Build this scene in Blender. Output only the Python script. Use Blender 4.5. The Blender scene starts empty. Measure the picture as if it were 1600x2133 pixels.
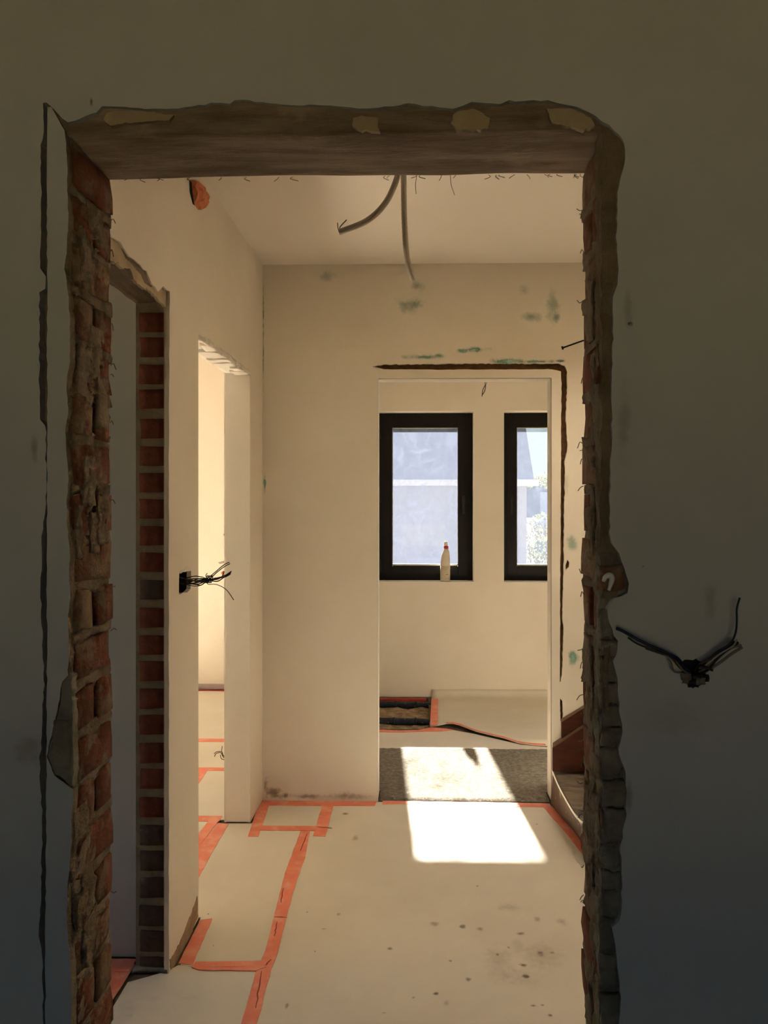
import bpy, bmesh, math, random
from mathutils import Vector, noise
from mathutils.geometry import tessellate_polygon

sc = bpy.context.scene
COL = sc.collection
R = math.radians

# ------------------------------------------------------------------ camera
YAW = R(1.3); FPX = 1600.0; CAMZ = 1.45
VPX, VPY = 880.0, 1050.0
CX = VPX - FPX * math.tan(YAW); CY = VPY
cam_d = bpy.data.cameras.new('camera'); cam = bpy.data.objects.new('camera', cam_d); COL.objects.link(cam)
cam.location = (0, 0, CAMZ); cam.rotation_euler = (R(90), 0, YAW)
cam_d.sensor_fit = 'VERTICAL'; cam_d.sensor_height = 36.0; cam_d.lens = 36.0 * FPX / 2133.0
cam_d.shift_x = -(CX - 800.0) / 2133.0; cam_d.shift_y = (CY - 1066.5) / 2133.0
cam_d.clip_start = 0.02; cam_d.clip_end = 500
sc.camera = cam

# ------------------------------------------------------------------ sky, sun, exposure
SUN_DIR = Vector((0.108, -1.39, -1.0)).normalized()        # the way the light travels
sc.view_settings.view_transform = 'Standard'; sc.view_settings.look = 'None'
sc.view_settings.gamma = 1.0; sc.view_settings.use_curve_mapping = False
sc.view_settings.exposure = 1.27
SUN_STRENGTH = 44.0; SKY_STRENGTH = 0.46
w = bpy.data.worlds.new('sky'); sc.world = w; w.use_nodes = True
nt = w.node_tree; nt.nodes.clear()
tc = nt.nodes.new('ShaderNodeTexCoord'); sx = nt.nodes.new('ShaderNodeSeparateXYZ'); cr = nt.nodes.new('ShaderNodeValToRGB')
cr.color_ramp.elements[0].position = 0.0; cr.color_ramp.elements[0].color = (0.83, 0.935, 1.0, 1)
cr.color_ramp.elements[1].position = 0.9; cr.color_ramp.elements[1].color = (0.30, 0.52, 0.90, 1)
e = cr.color_ramp.elements.new(0.3); e.color = (0.62, 0.80, 0.98, 1)
bg = nt.nodes.new('ShaderNodeBackground'); bg.inputs[1].default_value = SKY_STRENGTH
wo = nt.nodes.new('ShaderNodeOutputWorld')
nt.links.new(tc.outputs['Generated'], sx.inputs[0]); nt.links.new(sx.outputs[2], cr.inputs[0])
nt.links.new(cr.outputs[0], bg.inputs[0]); nt.links.new(bg.outputs[0], wo.inputs[0])
sun_d = bpy.data.lights.new('sun', 'SUN'); sun = bpy.data.objects.new('sun', sun_d); COL.objects.link(sun)
sun_d.energy = SUN_STRENGTH; sun_d.angle = R(1.1); sun_d.color = (1.0, 0.92, 0.79)
sun.rotation_euler = SUN_DIR.to_track_quat('-Z', 'Y').to_euler(); sun.location = (0, 12, 9)
sc.cycles.max_bounces = 6; sc.cycles.diffuse_bounces = 5; sc.cycles.glossy_bounces = 2; sc.cycles.transparent_max_bounces = 12
sc.cycles.sample_clamp_indirect = 8.0; sc.cycles.adaptive_threshold = 0.08; sc.cycles.adaptive_min_samples = 16

def portal(name, loc, rot, sx_, sy_):
    d = bpy.data.lights.new(name, 'AREA'); d.shape = 'RECTANGLE'; d.size = sx_; d.size_y = sy_
    d.cycles.is_portal = True
    o = bpy.data.objects.new(name, d); o.location = loc; o.rotation_euler = rot; COL.objects.link(o)
# daylight portals in visible windows and added openings (they only guide the sky light)
portal('portal_window', (0.03, 6.12, 1.51), (R(-90), 0, 0), 0.80, 1.36)
portal('portal_window', (1.02, 6.12, 1.51), (R(-90), 0, 0), 0.80, 1.36)
portal('portal_added_glazing', (-2.75, 6.32, 1.25), (R(-90), 0, 0), 1.05, 2.4)
portal('portal_added_back_opening', (-0.2, -3.72, 1.45), (R(90), 0, 0), 1.7, 1.7)
portal('portal_added_roof_opening', (1.19, 2.35, 4.52), (0, 0, 0), 0.98, 1.34)
portal('portal_added_side_opening', (-2.37, 1.99, 1.3), (R(90), 0, R(-90)), 0.75, 2.0)

# ------------------------------------------------------------------ helpers
def ray(px, py):
    F = Vector((-math.sin(YAW), math.cos(YAW), 0)); Rt = Vector((math.cos(YAW), math.sin(YAW), 0))
    return F + Rt * ((px - CX) / FPX) + Vector((0, 0, (CY - py) / FPX))
def atY(px, py, Y):
    d = ray(px, py); t = Y / d.y; return Vector((d.x * t, Y, CAMZ + d.z * t))
def atX(px, py, X):
    d = ray(px, py); t = X / d.x; return Vector((X, d.y * t, CAMZ + d.z * t))
def atZ(px, py, z=0.0):
    d = ray(px, py); t = (z - CAMZ) / d.z; return Vector((d.x * t, d.y * t, z))

def tag(o, label=None, cat=None, group=None, kind=None):
    if label: o['label'] = label
    if cat: o['category'] = cat
    if group: o['group'] = group
    if kind: o['kind'] = kind
    return o
def empty(name, loc=(0, 0, 0), rz=0.0):
    o = bpy.data.objects.new(name, None); o.location = loc; o.rotation_euler = (0, 0, rz); COL.objects.link(o)
    o.empty_display_size = 0.05
    return o
def link(name, me, mat=None, parent=None, smooth=False):
    if mat is not None:
        me.materials.clear(); me.materials.append(mat)
    if smooth:
        for p in me.polygons: p.use_smooth = True
    o = bpy.data.objects.new(name, me); COL.objects.link(o)
    if parent is not None:
        o.parent = parent
        if parent.location.length > 0 or parent.rotation_euler.z != 0:
            from mathutils import Matrix
            M = Matrix.Translation(parent.location) @ parent.rotation_euler.to_matrix().to_4x4()
            o.matrix_parent_inverse = M.inverted()
    return o
def mesh(name, verts, faces):
    me = bpy.data.meshes.new(name); me.from_pydata([tuple(v) for v in verts], [], faces); me.update(); return me
def fixn(me):
    bm = bmesh.new(); bm.from_mesh(me); bmesh.ops.recalc_face_normals(bm, faces=bm.faces[:]); bm.to_mesh(me); bm.free(); return me
def mesh_obj(name, verts, faces, mat, parent=None, smooth=False, fix=True):
    me = mesh(name, verts, faces)
    if fix: fixn(me)
    return link(name, me, mat, parent, smooth)
def box_data(x0, x1, y0, y1, z0, z1):
    v = [(x0,y0,z0),(x1,y0,z0),(x1,y1,z0),(x0,y1,z0),(x0,y0,z1),(x1,y0,z1),(x1,y1,z1),(x0,y1,z1)]
    f = [(0,3,2,1),(4,5,6,7),(0,1,5,4),(1,2,6,5),(2,3,7,6),(3,0,4,7)]
    return v, f
def box(name, x0, x1, y0, y1, z0, z1, mat, parent=None, bevel=0.0):
    v, f = box_data(x0, x1, y0, y1, z0, z1); me = mesh(name, v, f)
    if bevel:
        bm = bmesh.new(); bm.from_mesh(me); bmesh.ops.bevel(bm, geom=bm.edges[:], offset=bevel, segments=2, affect='EDGES', profile=0.6)
        bm.to_mesh(me); bm.free()
    return link(name, me, mat, parent)
def boxes(name, lst, mat, parent=None, bevel=0.0):
    V, Fc = [], []
    for b in lst:
        v, f = box_data(*b); n = len(V); V += v; Fc += [tuple(i + n for i in q) for q in f]
    me = mesh(name, V, Fc)
    if bevel:
        bm = bmesh.new(); bm.from_mesh(me); bmesh.ops.bevel(bm, geom=bm.edges[:], offset=bevel, segments=2, affect='EDGES'); bm.to_mesh(me); bm.free()
    return link(name, me, mat, parent)
def prism_mesh(name, loops, axis, d0, d1, side_mat=None):
    """loops: list of 2D loops (outer first, then holes); axis: 'x','y','z'; extruded between d0 and d1"""
    def P(u, v, d):
        return {'x': (d, u, v), 'y': (u, d, v), 'z': (u, v, d)}[axis]
    flat = [p for l in loops for p in l]; n = len(flat)
    tris = tessellate_polygon([[Vector((p[0], p[1], 0)) for p in l] for l in loops])
    V = [P(p[0], p[1], d0) for p in flat] + [P(p[0], p[1], d1) for p in flat]
    Fc = [tuple(t) for t in tris] + [tuple(i + n for i in reversed(t)) for t in tris]
    k = 0
    for l in loops:
        m = len(l)
        for i in range(m):
            a, b = k + i, k + (i + 1) % m
            Fc.append((a, b, b + n, a + n))
        k += m
    me = mesh(name, V, Fc); fixn(me)
    if side_mat is not None:
        for p in me.polygons[2*len(tris):]: p.material_index = 1
    return me
def prism(name, loops, axis, d0, d1, mat, parent=None):
    return link(name, prism_mesh(name, loops, axis, d0, d1), mat, parent)
def ragged(pts, step, amp, seed, closed=False):
    rnd = random.Random(seed); out = []
    n = len(pts); last = n if closed else n - 1
    for i in range(last):
        a, b = pts[i], pts[(i + 1) % n]
        L = math.hypot(b[0]-a[0], b[1]-a[1]); k = max(1, int(L / step))
        for j in range(k):
            t = j / k; x = a[0] + (b[0]-a[0])*t; y = a[1] + (b[1]-a[1])*t
            if j > 0 or (closed or i > 0):
                x += rnd.uniform(-amp, amp); y += rnd.uniform(-amp, amp)
            out.append((x, y))
    if not closed: out.append(pts[-1])
    return out
def smooth_pts(pts, k=6):
    P = [Vector(p) for p in pts]; P = [P[0]*2 - P[1]] + P + [P[-1]*2 - P[-2]]; out = []
    for i in range(1, len(P) - 2):
        p0, p1, p2, p3 = P[i-1], P[i], P[i+1], P[i+2]
        for j in range(k):
            t = j / k
            out.append(0.5*((2*p1) + (p2-p0)*t + (2*p0-5*p1+4*p2-p3)*t*t + (3*p1-p0-3*p2+p3)*t*t*t))
    out.append(P[-2]); return out
def tube_data(pts, r, seg=8):
    n = len(pts); V, Fc = [], []; up = Vector((0.3, 0.2, 1)).normalized(); prev = None
    for i, p in enumerate(pts):
        d = (pts[min(i+1, n-1)] - pts[max(i-1, 0)]).normalized()
        u = (prev - d*prev.dot(d)) if prev is not None else d.cross(up)
        if u.length < 1e-5: u = d.cross(Vector((1, 0, 0)))
        u.normalize(); prev = u; q = d.cross(u)
        rr = r(i / max(1, n-1), i) if callable(r) else r
        for s in range(seg):
            a = 2*math.pi*s/seg; V.append(p + (u*math.cos(a) + q*math.sin(a))*rr)
    for i in range(n-1):
        for s in range(seg):
            a = i*seg+s; b = i*seg+(s+1) % seg; Fc.append((a, b, b+seg, a+seg))
    Fc.append(tuple(range(seg))); Fc.append(tuple(range((n-1)*seg, n*seg)))
    return V, Fc
def tube(name, pts, r, mat, parent=None, seg=8, k=6, smooth=True):
    P = smooth_pts(pts, k) if k else [Vector(p) for p in pts]
    V, Fc = tube_data(P, r, seg); return mesh_obj(name, V, Fc, mat, parent, smooth)
def rough_block(name, x0, x1, y0, y1, z0, z1, cut, amp, freq, mat, parent=None, seed=0, stretch=(1, 1, 1), smooth=True):
    """a block with broken, uneven faces: subdivided to `cut` metres and pushed about by noise"""
    bm = bmesh.new(); nx, ny, nz = [max(1, round(d / cut)) for d in (x1-x0, y1-y0, z1-z0)]
    vs = {}
    def vert(i, j, k):
        key = (i, j, k)
        if key not in vs:
            p = Vector((x0+(x1-x0)*i/nx, y0+(y1-y0)*j/ny, z0+(z1-z0)*k/nz))
            q = Vector((p.x*stretch[0], p.y*stretch[1], p.z*stretch[2]))*freq + Vector((seed*7.1, seed*3.3, seed*1.7))
            dn = noise.noise_vector(q)*amp + noise.noise_vector(q*3.1)*amp*0.5
            vs[key] = bm.verts.new(p + dn)
        return vs[key]
    def quad(a, b, c, d): bm.faces.new((vert(*a), vert(*b), vert(*c), vert(*d)))
    for i in range(nx):
        for j in range(ny):
            quad((i,j,0),(i,j+1,0),(i+1,j+1,0),(i+1,j,0)); quad((i,j,nz),(i+1,j,nz),(i+1,j+1,nz),(i,j+1,nz))
    for i in range(nx):
        for k in range(nz):
            quad((i,0,k),(i+1,0,k),(i+1,0,k+1),(i,0,k+1)); quad((i,ny,k),(i,ny,k+1),(i+1,ny,k+1),(i+1,ny,k))
    for j in range(ny):
        for k in range(nz):
            quad((0,j,k),(0,j,k+1),(0,j+1,k+1),(0,j+1,k)); quad((nx,j,k),(nx,j+1,k),(nx,j+1,k+1),(nx,j,k+1))
    me = bpy.data.meshes.new(name); bm.normal_update(); bm.to_mesh(me); bm.free()
    return link(name, me, mat, parent, smooth)

# ------------------------------------------------------------------ materials
def newmat(name):
    m = bpy.data.materials.new(name); m.use_nodes = True; m.node_tree.nodes.clear(); return m, m.node_tree
def N(nt, t, **kw):
    n = nt.nodes.new(t)
    for k, v in kw.items():
        if k.startswith('i_'): n.inputs[int(k[2:])].default_value = v
        else: setattr(n, k, v)
    return n
def c4(c): return (c[0], c[1], c[2], 1)
def noise_node(nt, vec, scale, detail=4, rough=0.6):
    n = nt.nodes.new('ShaderNodeTexNoise'); n.inputs['Scale'].default_value = scale
    n.inputs['Detail'].default_value = detail; n.inputs['Roughness'].default_value = rough
    if vec is not None: nt.links.new(vec, n.inputs['Vector'])
    return n
def mixc(nt, fac, a, b):
    m = nt.nodes.new('ShaderNodeMix'); m.data_type = 'RGBA'
    for s, v in ((m.inputs[0], fac), (m.inputs[6], a), (m.inputs[7], b)):
        if hasattr(v, 'links'): nt.links.new(v, s)
        elif isinstance(v, (int, float)): s.default_value = v
        else: s.default_value = c4(v)
    return m.outputs[2]
def maprange(nt, val, a, b, c=0.0, d=1.0, smooth=True):
    m = nt.nodes.new('ShaderNodeMapRange'); m.interpolation_type = 'SMOOTHSTEP' if smooth else 'LINEAR'
    nt.links.new(val, m.inputs[0])
    for i, v in enumerate((a, b, c, d)): m.inputs[i+1].default_value = v
    return m.outputs[0]
def math_node(nt, op, a, b=None):
    m = nt.nodes.new('ShaderNodeMath'); m.operation = op
    for s, v in ((m.inputs[0], a), (m.inputs[1], b)):
        if v is None: continue
        if hasattr(v, 'links'): nt.links.new(v, s)
        else: s.default_value = v
    return m.outputs[0]
def spots_mask(nt, vec, spots, wob=0.03, wscale=14.0, axes='xz'):
    """stains with shapes of their own at fixed places on a surface; spots: (u, v, ru, rv, strength)"""
    nn = noise_node(nt, vec, wscale, 3); sub = N(nt, 'ShaderNodeVectorMath', operation='SUBTRACT'); sub.inputs[1].default_value = (0.5,)*3
    nt.links.new(nn.outputs['Color'], sub.inputs[0])
    sca = N(nt, 'ShaderNodeVectorMath', operation='SCALE'); sca.inputs['Scale'].default_value = wob*2; nt.links.new(sub.outputs[0], sca.inputs[0])
    add = N(nt, 'ShaderNodeVectorMath', operation='ADD'); nt.links.new(vec, add.inputs[0]); nt.links.new(sca.outputs[0], add.inputs[1])
    acc = None
    for (u, v, ru, rv, st) in spots:
        s = N(nt, 'ShaderNodeVectorMath', operation='SUBTRACT'); mu = N(nt, 'ShaderNodeVectorMath', operation='MULTIPLY')
        if axes == 'xz': s.inputs[1].default_value = (u, 0, v); mu.inputs[1].default_value = (1/ru, 0, 1/rv)
        else: s.inputs[1].default_value = (u, v, 0); mu.inputs[1].default_value = (1/ru, 1/rv, 0)
        nt.links.new(add.outputs[0], s.inputs[0]); nt.links.new(s.outputs[0], mu.inputs[0])
        ln = N(nt, 'ShaderNodeVectorMath', operation='LENGTH'); nt.links.new(mu.outputs[0], ln.inputs[0])
        o = maprange(nt, ln.outputs['Value'], 1.15, 0.35, 0.0, st)
        acc = o if acc is None else math_node(nt, 'MAXIMUM', acc, o)
    return acc
def surface(name, col, col2=None, scale=3.0, rough=0.85, bump=0.15, bscale=60.0, bdist=0.01, var=0.5, stretch=None, extra=None, spec=0.2, detail=5, coords='world'):
    m, nt = newmat(name)
    if coords == 'world':
        g = N(nt, 'ShaderNodeNewGeometry'); vec = g.outputs['Position']
    else:
        g = N(nt, 'ShaderNodeTexCoord'); vec = g.outputs['Object']
        oi = N(nt, 'ShaderNodeObjectInfo'); ad = N(nt, 'ShaderNodeVectorMath', operation='ADD')
        sc_ = N(nt, 'ShaderNodeVectorMath', operation='SCALE'); sc_.inputs[0].default_value = (13.0, 29.0, 7.0)
        nt.links.new(oi.outputs['Random'], sc_.inputs['Scale']); nt.links.new(vec, ad.inputs[0]); nt.links.new(sc_.outputs[0], ad.inputs[1]); vec = ad.outputs[0]
    v2 = vec
    if stretch:
        mu = N(nt, 'ShaderNodeVectorMath', operation='MULTIPLY'); mu.inputs[1].default_value = stretch; nt.links.new(vec, mu.inputs[0]); v2 = mu.outputs[0]
    b = N(nt, 'ShaderNodeBsdfPrincipled'); b.inputs['Roughness'].default_value = rough; b.inputs['Specular IOR Level'].default_value = spec
    out = N(nt, 'ShaderNodeOutputMaterial'); nt.links.new(b.outputs[0], out.inputs[0])
    c = col
    if col2 is not None:
        n1 = noise_node(nt, v2, scale, detail, 0.62)
        f = maprange(nt, n1.outputs[0], 0.5-var*0.35, 0.5+var*0.35)
        c = mixc(nt, f, col, col2)
    if extra: c = extra(nt, vec, c)
    if hasattr(c, 'links'): nt.links.new(c, b.inputs['Base Color'])
    else: b.inputs['Base Color'].default_value = c4(c)
    if bump:
        nb = noise_node(nt, v2, bscale, 6, 0.7); bp = N(nt, 'ShaderNodeBump'); bp.inputs['Strength'].default_value = bump; bp.inputs['Distance'].default_value = bdist
        nt.links.new(nb.outputs[0], bp.inputs['Height']); nt.links.new(bp.outputs[0], b.inputs['Normal'])
    return m
def smear_mat(name, col, scale=30.0, soft=0.9):
    """a thin dried mark with broken soft edges; the object's Color alpha sets how dense it is"""
    m, nt = newmat(name); tc = N(nt, 'ShaderNodeTexCoord'); g = N(nt, 'ShaderNodeNewGeometry')
    n = noise_node(nt, g.outputs['Position'], scale, 4, 0.65)
    sb = N(nt, 'ShaderNodeVectorMath', operation='SUBTRACT'); sb.inputs[1].default_value = (0.5,)*3; nt.links.new(tc.outputs['UV'], sb.inputs[0])
    fl = N(nt, 'ShaderNodeVectorMath', operation='MULTIPLY'); fl.inputs[1].default_value = (1, 1, 0); nt.links.new(sb.outputs[0], fl.inputs[0])
    ln = N(nt, 'ShaderNodeVectorMath', operation='LENGTH'); nt.links.new(fl.outputs[0], ln.inputs[0])
    nn = math_node(nt, 'MULTIPLY', math_node(nt, 'SUBTRACT', n.outputs[0], 0.5), 0.75)
    r = math_node(nt, 'ADD', ln.outputs['Value'], nn); r = math_node(nt, 'MAXIMUM', r, math_node(nt, 'MULTIPLY', math_node(nt, 'SUBTRACT', ln.outputs['Value'], 0.40), 4.2))
    oi = N(nt, 'ShaderNodeObjectInfo'); f = math_node(nt, 'MULTIPLY', maprange(nt, r, 0.42, 0.42-0.36*soft), oi.outputs['Alpha'])
    t = N(nt, 'ShaderNodeBsdfTransparent'); d = N(nt, 'ShaderNodeBsdfDiffuse'); d.inputs[0].default_value = c4(col)
    mx = N(nt, 'ShaderNodeMixShader'); nt.links.new(f, mx.inputs[0]); nt.links.new(t.outputs[0], mx.inputs[1]); nt.links.new(d.outputs[0], mx.inputs[2])
    o = N(nt, 'ShaderNodeOutputMaterial'); nt.links.new(mx.outputs[0], o.inputs[0]); return m
def smear(name, corners, dens, mat, parent):
    me = mesh(name, corners, [(0, 1, 2, 3)]); uv = me.uv_layers.new(name='UVMap')
    for k, c in enumerate(((0, 0), (1, 0), (1, 1), (0, 1))): uv.data[k].uv = c
    o = link(name, me, mat, parent); o.color = (1, 1, 1, dens); return o
def simple(name, col, rough=0.6, spec=0.3, metal=0.0, bump=0.0):
    return surface(name, col, None, rough=rough, bump=bump, spec=spec) if not metal else surface(name, col, None, rough=rough, bump=0, spec=spec)

WALLC = (0.87, 0.80, 0.69)
WALLC2 = (0.82, 0.745, 0.63)
# spots on the far corridor wall: turquoise filler
FY = 3.74
def fs(px, py, rx, ry, s):
    p = atY(px, py, FY); k = FY / FPX; return (p.x, p.z, rx*k, ry*k, s)
green_spots = [fs(680,576,24,12,.30), fs(870,596,16,12,.42), fs(852,638,36,20,.40), fs(868,636,16,12,.35), fs(1092,606,16,14,.25),
    fs(1152,640,17,44,.38), fs(1108,660,24,14,.45), fs(1160,660,9,16,.45), fs(985,728,34,7,.85), fs(968,731,18,6,.8), fs(880,744,48,6,.55), fs(915,741,14,5,.5),
    fs(1060,752,42,8,.95), fs(1120,753,50,5,.7), fs(1165,752,14,4,.7), fs(551,1010,4,22,.85), fs(1193,1130,12,22,.45), fs(1195,1372,13,22,.75),
    fs(1180,1010,8,30,.18), fs(547,700,3,130,.6), fs(1255,700,30,60,.3)]
dirt_spots = [fs(560,1650,26,16,.55), fs(590,1662,30,10,.5), fs(650,1662,40,9,.35), fs(730,1660,60,8,.3), fs(548,1640,10,26,.5), fs(720,1655,14,10,.3)]
def scuffs(th, col, scale, stretch, amount=0.7):
    def f(nt, vec, c):
        mu = N(nt, 'ShaderNodeVectorMath', operation='MULTIPLY'); mu.inputs[1].default_value = stretch; nt.links.new(vec, mu.inputs[0])
        n = noise_node(nt, mu.outputs[0], scale, 3, 0.55); k = maprange(nt, n.outputs[0], th, th+0.045, 0.0, amount); return mixc(nt, k, c, col)
    return f
M = {}
M['plaster'] = surface('plaster_beige', WALLC, WALLC2, scale=1.6, bump=0.12, bscale=35, bdist=0.004, extra=scuffs(0.755, (0.30,0.22,0.14), 9, (1,1,0.45), 0.55))
M['plaster_far'] = surface('plaster_far_wall', WALLC, WALLC2, scale=1.3, bump=0.10, bscale=30, bdist=0.004)
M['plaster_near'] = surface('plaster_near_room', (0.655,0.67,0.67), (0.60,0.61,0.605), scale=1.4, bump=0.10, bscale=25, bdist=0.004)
M['plaster_base'] = surface('base_coat', (0.56,0.45,0.30), (0.42,0.33,0.21), scale=12, bump=0.5, bscale=50, bdist=0.008)
M['plaster_white'] = surface('plaster_corner_white', (0.87,0.81,0.71), (0.83,0.77,0.66), scale=4, bump=0.06, bscale=40, bdist=0.003)
M['ceiling'] = surface('ceiling_plaster', (0.92,0.86,0.76), (0.89,0.825,0.72), scale=1.1, bump=0.08, bscale=20, bdist=0.004)
M['mortar'] = surface('old_mortar', (0.34,0.27,0.185), (0.22,0.165,0.11), scale=14, bump=0.9, bscale=70, bdist=0.012)
M['mortar_grey'] = surface('grey_mortar', (0.36,0.33,0.26), (0.22,0.20,0.15), scale=16, bump=0.8, bscale=60, bdist=0.010)
M['mortar_pillar'] = surface('pillar_mortar', (0.43,0.36,0.26), (0.32,0.26,0.18), scale=14, bump=0.7, bscale=70, bdist=0.008)
M['chase'] = surface('brown_chase', (0.17,0.085,0.035), (0.10,0.05,0.02), scale=25, bump=0.8, bscale=90, bdist=0.01)
def mortar_over(lo, hi, col, amt, sc1=22.0):
    def f(nt, vec, c):
        n = noise_node(nt, vec, sc1, 5, 0.6); k = maprange(nt, n.outputs[0], lo, hi, 0.0, amt); return mixc(nt, k, c, col)
    return f
M['brick'] = surface('red_brick', (0.29,0.105,0.058), (0.19,0.066,0.037), scale=18, bump=0.9, bscale=70, bdist=0.012, coords='object', extra=mortar_over(0.47,0.64,(0.30,0.215,0.135),0.9,16.0))
M['brick_pale'] = surface('dusty_brick', (0.30,0.16,0.09), (0.21,0.105,0.06), scale=18, bump=0.9, bscale=70, bdist=0.012, coords='object', extra=mortar_over(0.40,0.60,(0.34,0.25,0.155),0.9))
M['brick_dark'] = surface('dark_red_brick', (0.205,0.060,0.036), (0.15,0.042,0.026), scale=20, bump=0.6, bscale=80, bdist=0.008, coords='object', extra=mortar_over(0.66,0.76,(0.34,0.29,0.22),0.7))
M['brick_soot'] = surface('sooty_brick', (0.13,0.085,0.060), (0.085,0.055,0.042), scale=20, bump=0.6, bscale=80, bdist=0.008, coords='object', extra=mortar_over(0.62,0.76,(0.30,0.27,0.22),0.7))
M['lintel'] = surface('weathered_lintel', (0.46,0.365,0.265), (0.26,0.19,0.13), scale=5, bump=0.9, bscale=16, bdist=0.014, stretch=(0.9, 5, 7), extra=mortar_over(0.56,0.72,(0.55,0.45,0.33),0.6,9.0))
M['lintel_coat'] = surface('lintel_coat', (0.52,0.43,0.29), (0.44,0.35,0.225), scale=10, bump=0.5, bscale=40, bdist=0.006)
M['timber'] = surface('grey_timber', (0.26,0.20,0.145), (0.17,0.12,0.085), scale=6, bump=0.6, bscale=20, bdist=0.008, stretch=(6, 1, 6))
# floor covering
def floor_px(px, py, rx, ry, s):
    p = atZ(px, py); k = p.y / FPX; return (p.x, p.y, rx*k, ry*k*(p.y/CAMZ), s)
rs = random.Random(5)
floor_spots = [floor_px(*t) for t in [(905,1925,12,7,.35),(965,1930,9,5,.45),(1000,1935,11,5,.35),(1060,1974,5,3,.75),(1037,1989,4,3,.7),(1090,2010,10,5,.8),(1096,2034,12,5,.7),(1125,1985,8,4,.75),(1150,1985,8,3,.7),
    (975,2040,9,6,.55),(938,2002,6,3,.5),(908,2070,7,4,.6),(1110,2095,10,3,.6),(1130,2094,6,3,.65),(1146,2115,7,4,.6),(1085,1945,10,4,.5),(1080,1970,16,20,.16),(1130,1990,50,35,.16),(1090,2035,45,28,.12),(1060,1890,30,10,.2),
    (995,1846,4,2,.5),(1118,1717,5,2,.5),(812,1976,8,4,.45),(720,1695,9,3,.55),(740,1745,8,7,.35),(598,2095,5,9,.45),(656,1982,3,2,.6),(705,1905,6,4,.4),(675,1935,8,2,.35),(640,1900,3,2,.5),(434,1904,2,2,.7),(445,1970,2,2,.6),(930,2090,8,8,.22),(1170,1920,14,10,.25),(1120,1915,9,7,.3),(1040,2005,40,50,.15),(800,2110,8,3,.4),(862,2078,5,4,.35)]]
M['sheet'] = surface('cream_cover_board', (0.775,0.715,0.61), (0.715,0.65,0.545), scale=2.2, rough=0.62, spec=0.35, bump=0.12, bscale=6, bdist=0.01)
M['sheet_bright'] = surface('pale_cover_board', (0.80,0.755,0.67), (0.75,0.70,0.615), scale=2.0, rough=0.65, spec=0.3, bump=0.12, bscale=5, bdist=0.01)
M['filler'] = smear_mat('turquoise_filler', (0.24, 0.50, 0.38), 22.0, 1.1)
M['grime'] = smear_mat('brown_grime', (0.30, 0.205, 0.13), 34.0, 1.1)
M['screed'] = surface('dark_screed', (0.20,0.155,0.11), (0.12,0.09,0.065), scale=9, bump=0.6, bscale=60)
M['near_floor'] = surface('near_room_boards', (0.34,0.35,0.36), (0.28,0.29,0.30), scale=3, bump=0.2, bscale=20, stretch=(6,0.6,1))
M['warm_bounce'] = surface('warm_bounce_ceiling', (0.95,0.38,0.045), (0.90,0.33,0.03), scale=3, bump=0.2, bscale=20, stretch=(6,0.6,1))  # orange reflector colour, meant to throw warm light on the upper wall
M['tape'] = surface('red_tape', (0.93,0.285,0.175), (0.86,0.235,0.14), scale=9, rough=0.5, spec=0.4, bump=0.5, bscale=45, bdist=0.006, extra=mortar_over(0.45,0.72,(0.92,0.47,0.34),0.75,14.0))
M['tape_dark'] = surface('red_tape_dark', (0.46,0.065,0.045), (0.36,0.05,0.035), scale=9, rough=0.5, bump=0.5, bscale=40, bdist=0.005)
M['mat'] = surface('coir_mat', (0.42,0.38,0.32), (0.23,0.20,0.165), scale=46, rough=0.95, bump=1.0, bscale=120, bdist=0.012, detail=6, var=0.7, extra=mortar_over(0.62,0.70,(0.75,0.70,0.61),0.8,70.0))
M['frame'] = surface('anthracite_frame', (0.009,0.0085,0.008), (0.013,0.012,0.011), scale=8, rough=0.5, spec=0.18, bump=0.0)
M['spacer'] = simple('pale_glazing_spacer', (0.62,0.63,0.63), 0.4)
M['black'] = simple('black_plastic', (0.016,0.015,0.015), 0.45, 0.4)
M['pipe_blue'] = surface('dusty_dark_pipe', (0.030,0.038,0.055), (0.014,0.015,0.02), scale=20, rough=0.45, bump=0.1, extra=mortar_over(0.62,0.72,(0.36,0.30,0.23),0.7,60.0))
M['wire_dark'] = simple('dark_wire', (0.030,0.028,0.024), 0.5)
M['wire_blue'] = simple('blue_black_wire', (0.018,0.028,0.050), 0.5)
M['wire_brown'] = simple('brown_wire', (0.085,0.060,0.038), 0.5)
M['wire_grey'] = simple('grey_wire', (0.22,0.20,0.165), 0.5)
M['wire_white'] = simple('white_wire', (0.50,0.46,0.39), 0.5)
M['conduit'] = surface('grey_conduit', (0.52,0.47,0.39), (0.44,0.39,0.32), scale=6, rough=0.5, bump=0.05)
M['orange'] = surface('orange_foam', (0.85,0.31,0.15), (0.66,0.19,0.085), scale=16, rough=0.8, bump=0.8, bscale=40, bdist=0.01)
M['bottle'] = surface('milky_bottle', (0.76,0.68,0.54), (0.70,0.62,0.48), scale=9, rough=0.4, spec=0.4, bump=0)
M['label'] = surface('bottle_label', (0.66,0.57,0.43), (0.60,0.51,0.38), scale=12, rough=0.5, bump=0)
M['red'] = simple('red_collar', (0.62,0.012,0.018), 0.4, 0.5)
M['white'] = simple('white_plastic', (0.80,0.78,0.74), 0.4, 0.4)
M['nozzle'] = simple('pale_nozzle', (0.85,0.76,0.68), 0.4, 0.4)
M['ink'] = simple('dark_print', (0.12,0.09,0.06), 0.6)
M['brownwood'] = surface('red_brown_wood', (0.095,0.026,0.011), (0.062,0.017,0.008), scale=7, rough=0.45, spec=0.4, bump=0.1, bscale=30, stretch=(2,2,9), extra=scuffs(0.735,(0.62,0.50,0.38),60,(1,1,1),0.9))
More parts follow.
